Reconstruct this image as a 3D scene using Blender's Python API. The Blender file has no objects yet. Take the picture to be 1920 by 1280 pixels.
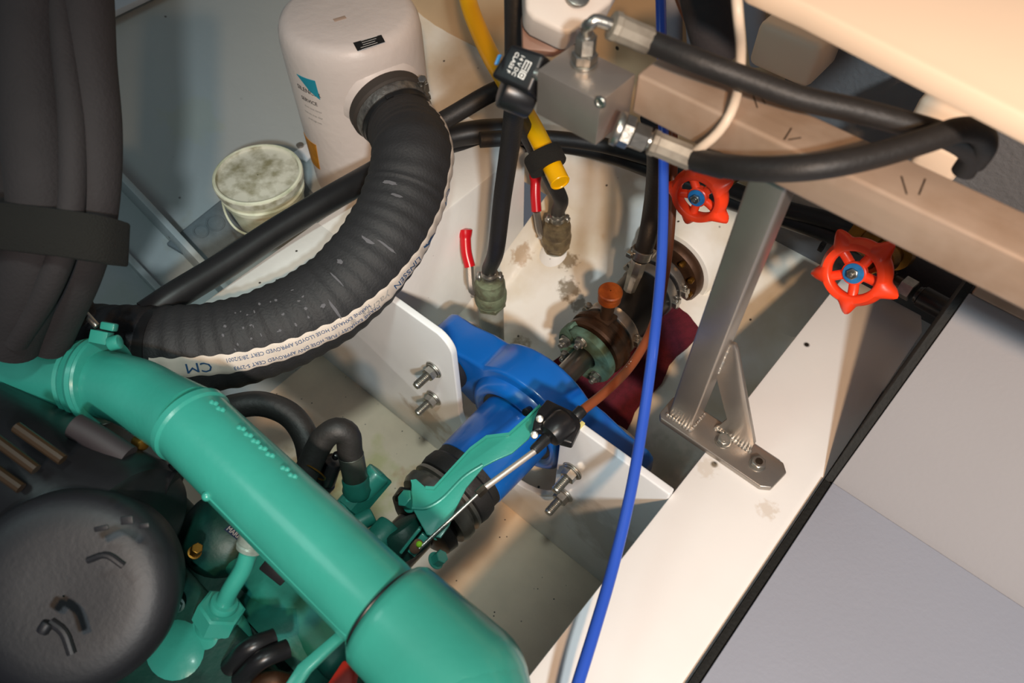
import bpy, bmesh, math, random
from mathutils import Vector as V, Matrix, noise
random.seed(4)
C = bpy.context.scene.collection
sc = bpy.context.scene
# ------------------------------------------------------------------ camera
FPX, TH, H = 1400.0, math.radians(35.5), 1.35
CR = V((.7586, .6516, 0)); FH = V((-.6516, .7586, 0)); ZU = V((0, 0, 1))
FW = FH*math.sin(TH) - ZU*math.cos(TH); UP = FH*math.cos(TH) + ZU*math.sin(TH)
CAM = V((0, 0, H))
cd = bpy.data.cameras.new('camera'); cam = bpy.data.objects.new('camera', cd); C.objects.link(cam)
cd.sensor_width = 36; cd.lens = FPX/1920*36; cd.clip_start = .02
cam.matrix_world = Matrix.Translation(CAM) @ Matrix((CR, UP, -FW)).transposed().to_4x4()
cd.dof.use_dof = True; cd.dof.focus_distance = 1.12; cd.dof.aperture_fstop = 5.0
sc.camera = cam
# ------------------------------------------------------------------ light
w = bpy.data.worlds.new('world'); sc.world = w; w.use_nodes = True
w.node_tree.nodes['Background'].inputs[0].default_value = (.80, .86, 1, 1)
w.node_tree.nodes['Background'].inputs[1].default_value = .11
def area(name, loc, to, size, power, col):
    l = bpy.data.lights.new(name, 'AREA'); l.shape = 'DISK'; l.size = size; l.energy = power; l.color = col
    o = bpy.data.objects.new(name, l); C.objects.link(o); o.location = loc
    o.rotation_euler = (V(to)-V(loc)).to_track_quat('-Z', 'Y').to_euler(); return o
def spot(name, loc, to, rad, power, col, ang, blend):
    l = bpy.data.lights.new(name, 'SPOT'); l.shadow_soft_size = rad; l.energy = power; l.color = col; l.spot_size = math.radians(ang); l.spot_blend = blend
    o = bpy.data.objects.new(name, l); C.objects.link(o); o.location = loc
    o.rotation_euler = (V(to)-V(loc)).to_track_quat('-Z', 'Y').to_euler(); return o
spot('work_lamp_cool', (1.13, -.78, 2.25), (-.25, .52, .3), .07, 185, (.84, .95, 1), 52, 1)
spot('work_lamp_warm', (.88, -.82, 2.35), (-.36, .84, .3), .06, 172, (1, .60, .33), 48, 1)
spot('fill_spot_cool', (-.10, .12, 2.05), (-.74, .30, 0), .08, 54, (.86, 1, .94), 33, 1)  # unseen fill added to brighten the floor and cross plate by the engine
area('fill_area_green', (-1.0, -.5, 2.0), (-.9, .4, .3), .6, 3, (.75, 1, .98))  # added soft fill with no visible source, lifts the port side
sc.view_settings.view_transform = 'Standard'; sc.view_settings.look = 'None'
sc.view_settings.gamma = 1; sc.view_settings.use_curve_mapping = False
sc.view_settings.exposure = 0.0
# ------------------------------------------------------------------ pixel -> place helpers
def ray(px, py): return FW + CR*((px-960)/FPX) + UP*((640-py)/FPX)
def P(px, py, z): d = ray(px, py); return CAM + d*((z-H)/d.z)
def T(px, py, t): return CAM + ray(px, py)*t
def PY(px, py, y): d = ray(px, py); return CAM + d*(y/d.y)
def PX(px, py, x): d = ray(px, py); return CAM + d*(x/d.x)
def proj(p):
    q = p-CAM; t = q.dot(FW); return (960+FPX*q.dot(CR)/t, 640-FPX*q.dot(UP)/t)
# ------------------------------------------------------------------ materials
def lin(h):
    h = h.lstrip('#'); r = [int(h[i:i+2], 16)/255 for i in (0, 2, 4)]
    return tuple(((c+.055)/1.055)**2.4 if c > .04 else c/12.92 for c in r)+(1,)
def mat(name, col, rough=.5, metal=0, var=.0, vscale=8, bump=0, bscale=60, col2=None, spots=None, specks=0, coat=0, stains_tints=(), brushed=None, emit=None):
    m = bpy.data.materials.new(name); m.use_nodes = True; nt = m.node_tree; N = nt.nodes; L = nt.links
    b = N['Principled BSDF']; b.inputs['Roughness'].default_value = rough; b.inputs['Metallic'].default_value = metal
    if coat: b.inputs['Coat Weight'].default_value = coat; b.inputs['Coat Roughness'].default_value = .15
    tc = N.new('ShaderNodeTexCoord').outputs['Object']
    c = lin(col); out = None
    def mix(fac, a, bcol):
        x = N.new('ShaderNodeMix'); x.data_type = 'RGBA'
        L.new(fac, x.inputs[0])
        if isinstance(a, tuple): x.inputs[6].default_value = a
        else: L.new(a, x.inputs[6])
        x.inputs[7].default_value = bcol; return x.outputs[2]
    def ramp(src, p0, p1, v0=0, v1=1):
        x = N.new('ShaderNodeMapRange'); L.new(src, x.inputs[0])
        x.inputs[1].default_value = p0; x.inputs[2].default_value = p1; x.inputs[3].default_value = v0; x.inputs[4].default_value = v1
        return x.outputs[0]
    cur = c
    if var or col2:
        n = N.new('ShaderNodeTexNoise'); n.inputs['Scale'].default_value = vscale; n.inputs['Detail'].default_value = 5
        L.new(tc, n.inputs[0])
        dark = lin(col2) if col2 else tuple(x*(1-var) for x in c[:3])+(1,)
        cur = mix(ramp(n.outputs[0], .42, .68), cur, dark)
    if specks:
        v = N.new('ShaderNodeTexVoronoi'); v.inputs['Scale'].default_value = specks; L.new(tc, v.inputs[0])
        n2 = N.new('ShaderNodeTexNoise'); n2.inputs['Scale'].default_value = specks*.33; L.new(tc, n2.inputs[0])
        mu = N.new('ShaderNodeMath'); mu.operation = 'MULTIPLY'
        L.new(ramp(v.outputs['Distance'], .10, .05), mu.inputs[0]); L.new(ramp(n2.outputs[0], .49, .53), mu.inputs[1])
        cur = mix(mu.outputs[0], cur, lin('#2a241e'))
    for (pos, rad, scol, amt) in stains_tints:      # dirt, rust and reflected-light tint patches with a shape of their own
        g = N.new('ShaderNodeVectorMath'); g.operation = 'DISTANCE'; L.new(tc, g.inputs[0]); g.inputs[1].default_value = pos
        n3 = N.new('ShaderNodeTexNoise'); n3.inputs['Scale'].default_value = 2.2/rad; n3.inputs['Detail'].default_value = 6; L.new(tc, n3.inputs[0])
        a = N.new('ShaderNodeMath'); a.operation = 'MULTIPLY_ADD'; L.new(n3.outputs[0], a.inputs[0]); a.inputs[1].default_value = rad*2.0; L.new(g.outputs['Value'], a.inputs[2])
        cur = mix(ramp(a.outputs[0], rad*1.5, rad*1.95, amt, 0), cur, lin(scol))
    if isinstance(cur, tuple): b.inputs['Base Color'].default_value = cur
    else: L.new(cur, b.inputs['Base Color'])
    if brushed:
        mp = N.new('ShaderNodeMapping'); mp.inputs['Scale'].default_value = brushed; L.new(tc, mp.inputs[0])
        n = N.new('ShaderNodeTexNoise'); n.inputs['Scale'].default_value = 1; n.inputs['Detail'].default_value = 3; L.new(mp.outputs[0], n.inputs[0])
        L.new(ramp(n.outputs[0], .3, .7, max(.05, rough-.12), rough+.15), b.inputs['Roughness'])
    if bump:
        n = N.new('ShaderNodeTexNoise'); n.inputs['Scale'].default_value = bscale; n.inputs['Detail'].default_value = 4; L.new(tc, n.inputs[0])
        bp = N.new('ShaderNodeBump'); bp.inputs['Strength'].default_value = bump; bp.inputs['Distance'].default_value = .002
        L.new(n.outputs[0], bp.inputs['Height']); L.new(bp.outputs[0], b.inputs['Normal'])
    return m
# ------------------------------------------------------------------ mesh builder
def basis(d):
    d = d.normalized(); a = V((0, 0, 1)) if abs(d.z) < .9 else V((1, 0, 0))
    x = d.cross(a).normalized(); return x, d.cross(x).normalized(), d
class MB:
    def __init__(s): s.v = []; s.f = []
    def add(s, vs, fs):
        k = len(s.v); s.v += [V(p) for p in vs]; s.f += [tuple(i+k for i in f) for f in fs]; return s
    def box(s, c, sz, ax=None):
        c = V(c); x, y, z = ax if ax else (V((1, 0, 0)), V((0, 1, 0)), V((0, 0, 1)))
        hx, hy, hz = [q/2 for q in sz]
        vs = [c+x*hx*i+y*hy*j+z*hz*k for k in (-1, 1) for j in (-1, 1) for i in (-1, 1)]
        return s.add(vs, [(0, 2, 3, 1), (4, 5, 7, 6), (0, 1, 5, 4), (2, 6, 7, 3), (0, 4, 6, 2), (1, 3, 7, 5)])
    def bb(s, x0, x1, y0, y1, z0, z1): return s.box(((x0+x1)/2, (y0+y1)/2, (z0+z1)/2), (x1-x0, y1-y0, z1-z0))
    def prism(s, pts, ext):
        pts = [V(p) for p in pts]; ext = V(ext); n = len(pts)
        fs = [tuple(range(n))[::-1], tuple(range(n, 2*n))] + [(i, (i+1) % n, n+(i+1) % n, n+i) for i in range(n)]
        return s.add(pts+[p+ext for p in pts], fs)
    def lathe(s, p0, d, prof, n=24, ph=0, cap=True):
        # prof: list of (distance along, radius)
        x, y, d = basis(V(d)); p0 = V(p0); vs = []; fs = []
        for (a, r) in prof:
            for i in range(n):
                t = 2*math.pi*i/n+ph; vs.append(p0+d*a+(x*math.cos(t)+y*math.sin(t))*r)
        for k in range(len(prof)-1):
            for i in range(n):
                j = (i+1) % n; fs.append((k*n+i, k*n+j, (k+1)*n+j, (k+1)*n+i))
        if cap: fs += [tuple(range(n))[::-1], tuple(range((len(prof)-1)*n, len(prof)*n))]
        return s.add(vs, fs)
    def cyl(s, a, b, r, r2=None, n=20, ph=0):
        a = V(a); b = V(b); return s.lathe(a, b-a, [(0, r), ((b-a).length, r if r2 is None else r2)], n, ph)
    def rcyl(s, a, b, r, e=.003, n=24):
        a = V(a); b = V(b); L = (b-a).length
        return s.lathe(a, b-a, [(0, r-e), (e*.3, r-e*.3), (e, r), (L-e, r), (L-e*.3, r-e*.3), (L, r-e)], n)
    def hexa(s, a, b, r, ph=0):
        a = V(a); b = V(b); L = (b-a).length; e = r*.12
        return s.lathe(a, b-a, [(0, r-e), (e*.6, r), (L-e*.6, r), (L, r-e)], 6, ph)
    def ring(s, c, d, R, r, n=32, m=10, sq=1):
        x, y, d = basis(V(d)); c = V(c); vs = []; fs = []
        for i in range(n):
            t = 2*math.pi*i/n; u = x*math.cos(t)+y*math.sin(t)
            for j in range(m):
                q = 2*math.pi*j/m; vs.append(c+u*(R+r*math.cos(q))+d*(r*sq*math.sin(q)))
        for i in range(n):
            for j in range(m):
                fs.append((i*m+j, i*m+(j+1) % m, ((i+1) % n)*m+(j+1) % m, ((i+1) % n)*m+j))
        return s.add(vs, fs)
    def sphere(s, c, r, n=16, sc3=(1, 1, 1)):
        c = V(c); vs = []; fs = []; m = n//2
        for k in range(m+1):
            a = math.pi*k/m
            for i in range(n):
                t = 2*math.pi*i/n
                vs.append(c+V((r*sc3[0]*math.sin(a)*math.cos(t), r*sc3[1]*math.sin(a)*math.sin(t), r*sc3[2]*math.cos(a))))
        for k in range(m):
            for i in range(n):
                j = (i+1) % n; fs.append((k*n+i, (k+1)*n+i, (k+1)*n+j, k*n+j))
        return s.add(vs, fs)
    def tube(s, pts, r, n=14, step=.008, cap=True, rf=None):
        fr = frames(pts, step); vs = []; fs = []
        for k, (p, t, x, y, sl) in enumerate(fr):
            rr = rf(sl, fr[-1][4]) if rf else r
            for i in range(n):
                a = 2*math.pi*i/n; q = rr(a) if callable(rr) else rr
                vs.append(p+(x*math.cos(a)+y*math.sin(a))*q)
        for k in range(len(fr)-1):
            for i in range(n):
                j = (i+1) % n; fs.append((k*n+i, k*n+j, (k+1)*n+j, (k+1)*n+i))
        if cap: fs += [tuple(range(n))[::-1], tuple(range((len(fr)-1)*n, len(fr)*n))]
        return s.add(vs, fs)
    def strap(s, path, wd, th):
        # flat band: path of (point, normal) pairs, width direction wd
        vs = []; fs = []; wd = V(wd)
        for p, nn in path:
            for a, b in ((-1, 0), (1, 0), (1, 1), (-1, 1)): vs.append(p+wd*a+nn*th*b)
        for k in range(len(path)-1):
            for i in range(4): fs.append((k*4+i, k*4+(i+1) % 4, k*4+4+(i+1) % 4, k*4+4+i))
        fs += [(3, 2, 1, 0), tuple(range(len(vs)-4, len(vs)))]
        return s.add(vs, fs)
def spline(pts, per=14):
    pts = [V(p) for p in pts]
    if len(pts) < 3: return [pts[0].lerp(pts[1], i/per) for i in range(per+1)]
    q = [pts[0]*2-pts[1]]+pts+[pts[-1]*2-pts[-2]]; out = []
    for i in range(1, len(q)-2):
        a, b, c, d = q[i-1:i+3]
        for k in range(per):
            t = k/per; out.append(.5*((2*b)+(c-a)*t+(2*a-5*b+4*c-d)*t*t+(3*b-a-3*c+d)*t**3))
    return out+[pts[-1]]
def frames(pts, step=.008):
    raw = spline(pts); acc = [0]
    for a, b in zip(raw, raw[1:]): acc.append(acc[-1]+(b-a).length)
    n = max(2, int(acc[-1]/step)); res = []; j = 0
    for k in range(n+1):
        sl = acc[-1]*k/n
        while j < len(raw)-2 and acc[j+1] < sl: j += 1
        f = (sl-acc[j])/max(1e-9, acc[j+1]-acc[j]); res.append((raw[j].lerp(raw[j+1], f), sl))
    out = []; x = None
    for k, (p, sl) in enumerate(res):
        t = (res[min(k+1, n)][0]-res[max(k-1, 0)][0]).normalized()
        x = basis(t)[0] if x is None else (x-t*x.dot(t)).normalized()
        out.append((p, t, x, t.cross(x).normalized(), sl))
    return out
def wpos(o):
    p = V((0, 0, 0))
    while o: p += o.location; o = o.parent
    return p
def obj(name, mb, m, parent=None, bevel=0, seg=2, flat=False, ang=.6, kind=None, sub=0):
    me = bpy.data.meshes.new(name); off = wpos(parent)
    me.from_pydata([v-off for v in mb.v], [], mb.f); me.update()
    bm = bmesh.new(); bm.from_mesh(me); bmesh.ops.recalc_face_normals(bm, faces=bm.faces)
    if bevel:
        es = [e for e in bm.edges if len(e.link_faces) == 2 and e.calc_face_angle(0) > .5]
        bmesh.ops.bevel(bm, geom=es, offset=bevel, segments=seg, affect='EDGES', profile=.5, clamp_overlap=True)
    bm.to_mesh(me); bm.free()
    if not flat:
        me.polygons.foreach_set('use_smooth', [True]*len(me.polygons)); me.set_sharp_from_angle(angle=ang)
    me.materials.append(m); o = bpy.data.objects.new(name, me); C.objects.link(o); o.parent = parent
    if kind: o['kind'] = kind
    return o
def thing(name, label, cat, loc, group=None):
    o = bpy.data.objects.new(name, None); C.objects.link(o); o.location = V(loc); o.empty_display_size = .02
    o['label'] = label; o['category'] = cat
    if group: o['group'] = group
    return o
def tag(o, label, cat, group=None):
    o['label'] = label; o['category'] = cat
    if group: o['group'] = group
    return o
def struct(name, mb, m, parent=None, label=None, **k):
    o = obj(name, mb, m, parent, **k)
    if parent is None: o['kind'] = 'structure'
    if label: o['label'] = label
    return o
# text as a mesh in a plane: right/up vectors
def textmb(body, size, depth=.0004, shear=0):
    cu = bpy.data.curves.new('txt', 'FONT'); cu.body = body; cu.size = size; cu.extrude = depth; cu.resolution_u = 2; cu.shear = shear
    cu.align_x = 'CENTER'; cu.align_y = 'CENTER'
    o = bpy.data.objects.new('txt', cu); C.objects.link(o)
    dg = bpy.context.evaluated_depsgraph_get(); me = bpy.data.meshes.new_from_object(o.evaluated_get(dg))
    vs = [v.co.copy() for v in me.vertices]; fs = [tuple(p.vertices) for p in me.polygons]
    bpy.data.objects.remove(o); bpy.data.curves.remove(cu); bpy.data.meshes.remove(me); return vs, fs
def flattext(body, size, c, right, up, depth=.0004, sx=1):
    vs, fs = textmb(body, size, depth); right = V(right).normalized(); up = V(up); up = (up-right*up.dot(right)).normalized(); n = right.cross(up)
    m = MB(); m.add([V(c)+right*v.x*sx+up*v.y+n*v.z for v in vs], fs); return m
def camv(r, u, b): return (CR*r+UP*u-FW*b).normalized()
def stud_nut(name, p, d, r, L, parent, mt, nl=None, washer=True):
    # threaded stud with a flanged nut, standing out of a plate at p along d
    d = V(d).normalized(); p = V(p); nl = nl or r*1.7
    n_ = MB()
    if washer: n_.rcyl(p, p+d*r*.45, r*2.15, r*.15)
    n_.hexa(p+d*r*.45, p+d*(r*.45+nl), r*1.75)
    o = obj(name, n_, mt, parent)
    prof = []; k = int(L/(r*.34))
    for i in range(k): prof += [(i*L/k, r*.97), ((i+.5)*L/k, r*.84)]
    prof += [(L, r*.8)]
    obj('stud', MB().lathe(p, d, prof, 14), mt, o) if (parent is None or parent.parent is None) else obj('stud', MB().lathe(p, d, prof, 14), mt, parent)
    return o
# ------------------------------------------------------------------ material library
M = {}
M['white'] = mat('white_paint', '#eeeeea', .45, var=.10, vscale=5, specks=38, bump=.12, bscale=90)
M['beam'] = mat('beam_paint', '#f2f1ee', .4, var=.04, vscale=6, specks=17, bump=.05, bscale=120, stains_tints=[((-.09, .50, .45), .018, '#c9b9a0', .35), ((0, .50, .45), .015, '#c2ad92', .4)])
M['bilge'] = mat('bilge_paint', '#efefe9', .35, col2='#cfc2a6', vscale=5, bump=.2, bscale=70, specks=30, coat=.3,
    stains_tints=[((-.575, .845, .21), .022, '#75603f', .8), ((-.54, .80, .19), .028, '#6e6146', .8), ((-.50, .79, .18), .022, '#6e6146', .75), ((-.665, .80, .2), .028, '#a8885f', .7), ((-.55, .66, .12), .030, '#8b7c5e', .7), ((-.45, .60, .09), .035, '#a07a52', .5), ((-.20, .66, .1), .06, '#8d9b86', .4)])
M['floor'] = mat('bilge_floor_paint', '#ead9c2', .4, var=.14, vscale=10, bump=.25, bscale=60, specks=55,
    stains_tints=[((-.64, .25, 0), .12, '#c9c58d', .75), ((-.52, .36, 0), .07, '#c08a58', .6), ((-.72, .22, 0), .08, '#a9834f', .7)])
M['hull'] = mat('hull_side_paint', '#a4adae', .45, var=.08, vscale=3, bump=.25, bscale=80, specks=26,
    stains_tints=[((-1.30, .52, .38), .07, '#a5ab8b', .22), ((-1.12, .36, .3), .05, '#8d8a70', .3), ((-.98, .12, .2), .18, '#8fa18e', .4)])  # last, widest patch paints in green reflected light
M['aft'] = mat('aft_hull_paint', '#d9bd98', .5, var=.08, vscale=4, bump=.15, bscale=70, specks=18)
M['plate'] = mat('bracket_paint', '#e4e7e9', .35, var=.06, vscale=8, bump=.1, coat=.2, stains_tints=[((-.58, .41, .1), .07, '#8f7658', .7), ((-.16, .41, .2), .10, '#7e7465', .4)])
M['lining'] = mat('grey_lining_board_paint', '#a2a7b4', .7, var=.05, vscale=3, bump=.12, bscale=200)
M['lining_shaded'] = mat('grey_board_shaded', '#9c9b9e', .7, var=.05, vscale=3, bump=.12, bscale=200)  # same grey board, darkened: the slope's shading is put into the colour
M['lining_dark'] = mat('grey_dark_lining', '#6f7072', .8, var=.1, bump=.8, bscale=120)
M['seal'] = mat('black_rubber_seal', '#141614', .75, var=.3, vscale=60, bump=.5, bscale=200)
M['cream'] = mat('cream_panel_paint', '#f4d8bb', .5, var=.02, bump=.03)
M['steel'] = mat('brushed_stainless', '#aca59d', .36, metal=.85, var=.10, vscale=14, bump=.08, bscale=500, stains_tints=[((.03, -.02, .15), .018, '#a4501e', .8)])
M['rail'] = mat('dull_stainless_rail', '#b8a08c', .5, metal=.3, var=.22, vscale=16, col2='#a58a73', brushed=(6, 140, 140), bump=.05)
M['alu'] = mat('machined_aluminium', '#a89f97', .38, metal=.75, var=.08, vscale=30, bump=.12, bscale=400)
M['chrome'] = mat('zinc_steel', '#b9b6ae', .32, metal=.95, var=.3, vscale=60, bump=.15, bscale=200)
M['steel_dark'] = mat('tarnished_steel', '#5d5348', .4, metal=.9, var=.5, vscale=50, bump=.3)
M['shaft'] = mat('polished_shaft_steel', '#8f8a84', .34, metal=1, var=.1, vscale=30)
M['hose'] = mat('black_exhaust_rubber', '#262628', .68, vscale=30, bump=.5, bscale=260, col2='#212123')
M['rub'] = mat('black_rubber_hose', '#211f1e', .55, var=.15, vscale=30, bump=.25, bscale=200)
M['rub_s'] = mat('smooth_black_rubber', '#1c1c1d', .38, var=.2, vscale=30, bump=.1)
M['foam'] = mat('dark_foam_sleeve', '#2d2829', .85, var=.12, vscale=20, bump=.4, bscale=220)
M['tape'] = mat('hose_print_band', '#cfc2b6', .6, var=.12, vscale=40, bump=.15)
M['blueink'] = mat('blue_print', '#1f4a74', .6)
M['greyink'] = mat('grey_print', '#9c9894', .6)
M['whiteink'] = mat('white_print', '#e6e6e2', .5)
M['blackink'] = mat('black_print', '#202020', .5)
M['teal'] = mat('green_engine_enamel', '#359686', .33, var=.10, vscale=12, bump=.12, bscale=150, coat=.35)
M['teal_d'] = mat('deep_shade_green_enamel', '#0c3d34', .5, var=.45, vscale=22, bump=.35, bscale=90)  # engine green darkened so the shade below the pipes is in the colour
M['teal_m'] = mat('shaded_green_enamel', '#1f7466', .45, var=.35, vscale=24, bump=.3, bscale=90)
M['blue'] = mat('blue_bearing_enamel', '#0c5fb4', .3, var=.06, vscale=10, bump=.08, bscale=120, coat=.5)
M['coil'] = mat('black_coil_plastic', '#121214', .4, bump=.1)
M['plast'] = mat('black_plastic', '#19191b', .35, var=.2, vscale=30, bump=.15)
M['filter'] = mat('black_filter_plastic', '#1e1e22', .5, var=.2, vscale=9, bump=.12, bscale=160)
M['muff'] = mat('white_fibreglass', '#ddd3cd', .42, var=.04, vscale=10, bump=.5, bscale=55, stains_tints=[((-.02, -.01, .42), .018, '#a8917f', .0)])
M['bucket'] = mat('cream_plastic', '#dfe3cc', .4, var=.12, vscale=25, bump=.1, col2='#b4bda2')
M['lid'] = mat('dirty_lid_plastic', '#d5d6c6', .5, var=.3, vscale=34, col2='#8d8a6c', bump=.2)
M['pad'] = mat('grey_rubber_pad', '#667074', .8, var=.2, vscale=40, bump=.5, bscale=200)
M['yellow'] = mat('yellow_plastic', '#f0b400', .3)
M['red'] = mat('red_dipped_vinyl', '#c0101c', .28)
M['wheel'] = mat('orange_red_enamel', '#f8431d', .35, bump=.1)
M['bluedisc'] = mat('blue_tag', '#2877b4', .4, var=.3, vscale=120)
M['ferrule'] = mat('satin_ferrule', '#aaa294', .5, metal=.6, var=.35, vscale=40, col2='#7d7468')
M['brownvalve'] = mat('brown_bronze', '#857659', .5, metal=.5, var=.4, vscale=50, col2='#54483a', bump=.5, bscale=150)
M['brass'] = mat('brass', '#8c6428', .42, metal=.9, var=.3, vscale=40)
M['copper'] = mat('orange_cap_plastic', '#9a470f', .5, var=.3, vscale=90, bump=.3, bscale=200)
M['rust'] = mat('rusty_bronze', '#4b3322', .5, metal=.5, var=.4, vscale=50, bump=.4)
M['verd'] = mat('verdigris_bronze', '#5b7868', .7, metal=.2, var=.5, vscale=45, col2='#46523c', bump=.5, bscale=120)
M['bronze'] = mat('limed_bronze', '#7e8a70', .55, metal=.35, var=.4, vscale=50, col2='#5f5a48', bump=.5, bscale=150)
M['pipeg'] = mat('grey_weld_pipe', '#a0a39a', .5, var=.3, vscale=25, bump=.3)
M['cblue'] = mat('blue_cable', '#2d56c0', .32)
M['cbrown'] = mat('brown_cable', '#8c4a2c', .4)
M['cwhite'] = mat('off_white_cable', '#d8c4ae', .45)
M['carpet'] = mat('maroon_carpet', '#5a0f20', .95, var=.3, vscale=90, bump=.9, bscale=400)
M['tealst'] = mat('turquoise_sticker', '#1590a8', .5)
M['orst'] = mat('orange_sticker', '#d08a18', .5, var=.3, vscale=40)
M['blst'] = mat('black_sticker', '#1b1b1d', .45)
M['nvst'] = mat('navy_sticker', '#132038', .45)
M['wood'] = mat('brown_bracket_paint', '#7d5a48', .5, var=.2, vscale=20)
M['redp'] = mat('red_plastic', '#c23428', .5)
M['patch'] = mat('taped_patch', '#b9a08e', .6)
M['weld'] = mat('weld_bead', '#d8d2c8', .25, metal=.9, bump=.6, bscale=300)
M['velcro'] = mat('black_velcro', '#15130f', .95, bump=.9, bscale=500)

# ================================================================== STRUCTURE
XC = -.39
def hull(x, y):
    y = max(y, .431)
    a = .5*max(0, y-.43); b = .45*max(0, abs(x-XC)-.08)
    if y < .43:
        if -.39 < x < .05: b = 0
        elif x <= -.39: q_ = min(1, max(0, (abs(x-XC)-.50)/.24)); b *= q_*q_*(3-2*q_)
    k = .03; h = max(k-abs(a-b), 0)/k; return max(a, b)+h*h*k*.25
def grid(x0, x1, y0, y1, nx, ny, f):
    vs = []; fs = []
    for j in range(ny+1):
        for i in range(nx+1):
            x = x0+(x1-x0)*i/nx; y = y0+(y1-y0)*j/ny; vs.append((x, y, f(x, y)))
    for j in range(ny):
        for i in range(nx): k = j*(nx+1)+i; fs.append((k, k+1, k+nx+2, k+nx+1))
    m = MB(); m.add(vs, fs); return m
def fil(x, y):   # bilge surface between the two beams with radiused corners to the beam walls
    z = hull(x, y)
    for w_ in (-.68, -.104):
        d = abs(x-w_)
        if d < .05: z += .05*(1-math.sqrt(max(0, 1-(1-d/.05)**2)))
    return z
struct('floor', MB().bb(-.96, -.09, -.7, .44, -.01, 0), M['floor'], label='cream painted bilge floor between the two white beams')
struct('wall_bilge', grid(-.68, -.104, .43, .93, 40, 34, fil), M['bilge'], label='white painted bilge rising aft under the propeller shaft')
struct('wall_aft_slope', grid(-1.7, .6, .93, 1.13, 60, 8, hull), M['bilge'], label='beige hull surface rising behind the beam ends')
struct('wall_port', grid(-1.75, -.93, -.7, .44, 40, 30, lambda x, y: hull(x, .44)*min(1, max(0, (-.93-x)/.05))), M['hull'], label='grey-white hull side forward of the tub')
struct('wall_port', grid(-1.75, -.80, .44, .93, 40, 30, hull), M['hull'], label='grey-white hull side sloping under the bucket')
struct('wall_starboard', grid(.04, .6, -.7, .93, 10, 10, lambda x, y: hull(x, y)), M['hull'], label='grey hull surface beyond the foreground beam')
struct('wall_aft', MB().bb(-1.8, .9, 1.12, 1.14, .1, 1.15), M['aft'], label='warm beige bulkhead behind the muffler')
# vertical joint strips and stiffener on the aft wall
struct('wall_outer', MB().prism([(-1.62, -.7, .5), (-1.62, 1.13, .5), (-1.95, 1.13, 1.25), (-1.95, -.7, 1.25)], (-.01, 0, 0)), M['hull'], label='upper hull side above the port shelf')
tb = MB().bb(-.104, .036, -.7, .92, 0, .45)
struct('trim_1', MB().prism([(-.104, -.7, 0), (.036, -.7, 0), (.036, .90, 0), (.022, .93, 0), (-.104, .93, 0)], (0, 0, .45)), M['beam'], bevel=.003, label='white engine bed beam in the foreground')
struct('trim_2', MB().prism([(-.825, .44, 0), (-.68, .44, 0), (-.68, .83, 0), (-.825, .83, 0)], (0, 0, .45)), M['white'], bevel=.004, label='white engine bed beam under the ribbed hose')
struct('beam_flange', MB().prism([(-.825, -.25, .438), (-.70, -.25, .438), (-.68, .46, .438), (-.825, .46, .438)], (0, 0, .0123)), M['white'], bevel=.0005, label='white top flange of the port beam forward of the cross plate')
# longitudinal shelf high on the port side
sh = struct('trim_3', MB().bb(-1.75, -1.53, -.7, 1.12, .50, .512), mat('shelf_blue_grey', '#b9c4cf', .5, var=.05), bevel=.001, label='pale blue-grey ledge along the hull side')
struct('trim_4', MB().bb(-1.75, -1.56, -.7, 1.12, .47, .50), M['lining_dark'], label='dark strip standing in for the shadow under the ledge')  # strip added to paint in the ledge's shadow, no separate part
# transverse hull frame (thin curved web)
pts = [(x, hull(x, .32)-.01) for x in [-1.45+.04*i for i in range(15)] if x < -.90]
top = [(x, z+.075-.012*max(0, (x+1.15)/.2)) for x, z in pts]
prof = [(x, .32, z) for x, z in pts]+[(x, .32, z) for x, z in top[::-1]]
struct('hull_frame', MB().prism(prof, (0, .012, 0)), M['hull'], bevel=.002, label='thin grey frame plate standing across the hull side')
pts2 = [(x, .235, hull(x, .235)-.01) for x in [-1.45+.04*i for i in range(15)]]
struct('hull_frame', MB().prism([p for p in pts2]+[(x, .235, z+.035) for x, _, z in pts2[::-1]], (0, .012, 0)), M['hull'], bevel=.002, label='lower frame rib beside the black sleeves')
# transverse bearing plates (one each side of the shaft)
def arc(cx, cz, r, a0, a1, n=8): return [(cx+r*math.cos(math.radians(a0+(a1-a0)*i/n)), cz+r*math.sin(math.radians(a0+(a1-a0)*i/n))) for i in range(n+1)]
pl = [(-.96, -.0), (-.95, .06), (-.83, .26), (-.82, .437), (-.68, .437)] + arc(-.525, .405, .035, 80, 0, 6) + [(-.489, .25)] + arc(-.385, .235, .105, 180, 360, 14) + [(-.279, .40)] + arc(-.25, .44, .02, 180, 90, 3)+[(-.104, .46), (-.104, 0)]
struct('bearing_bulkhead', MB().prism([(x, .43, z) for x, z in pl], (0, .012, 0)), M['plate'], bevel=.0025, seg=3, label='white steel cross plate carrying the blue thrust bearing')
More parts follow.
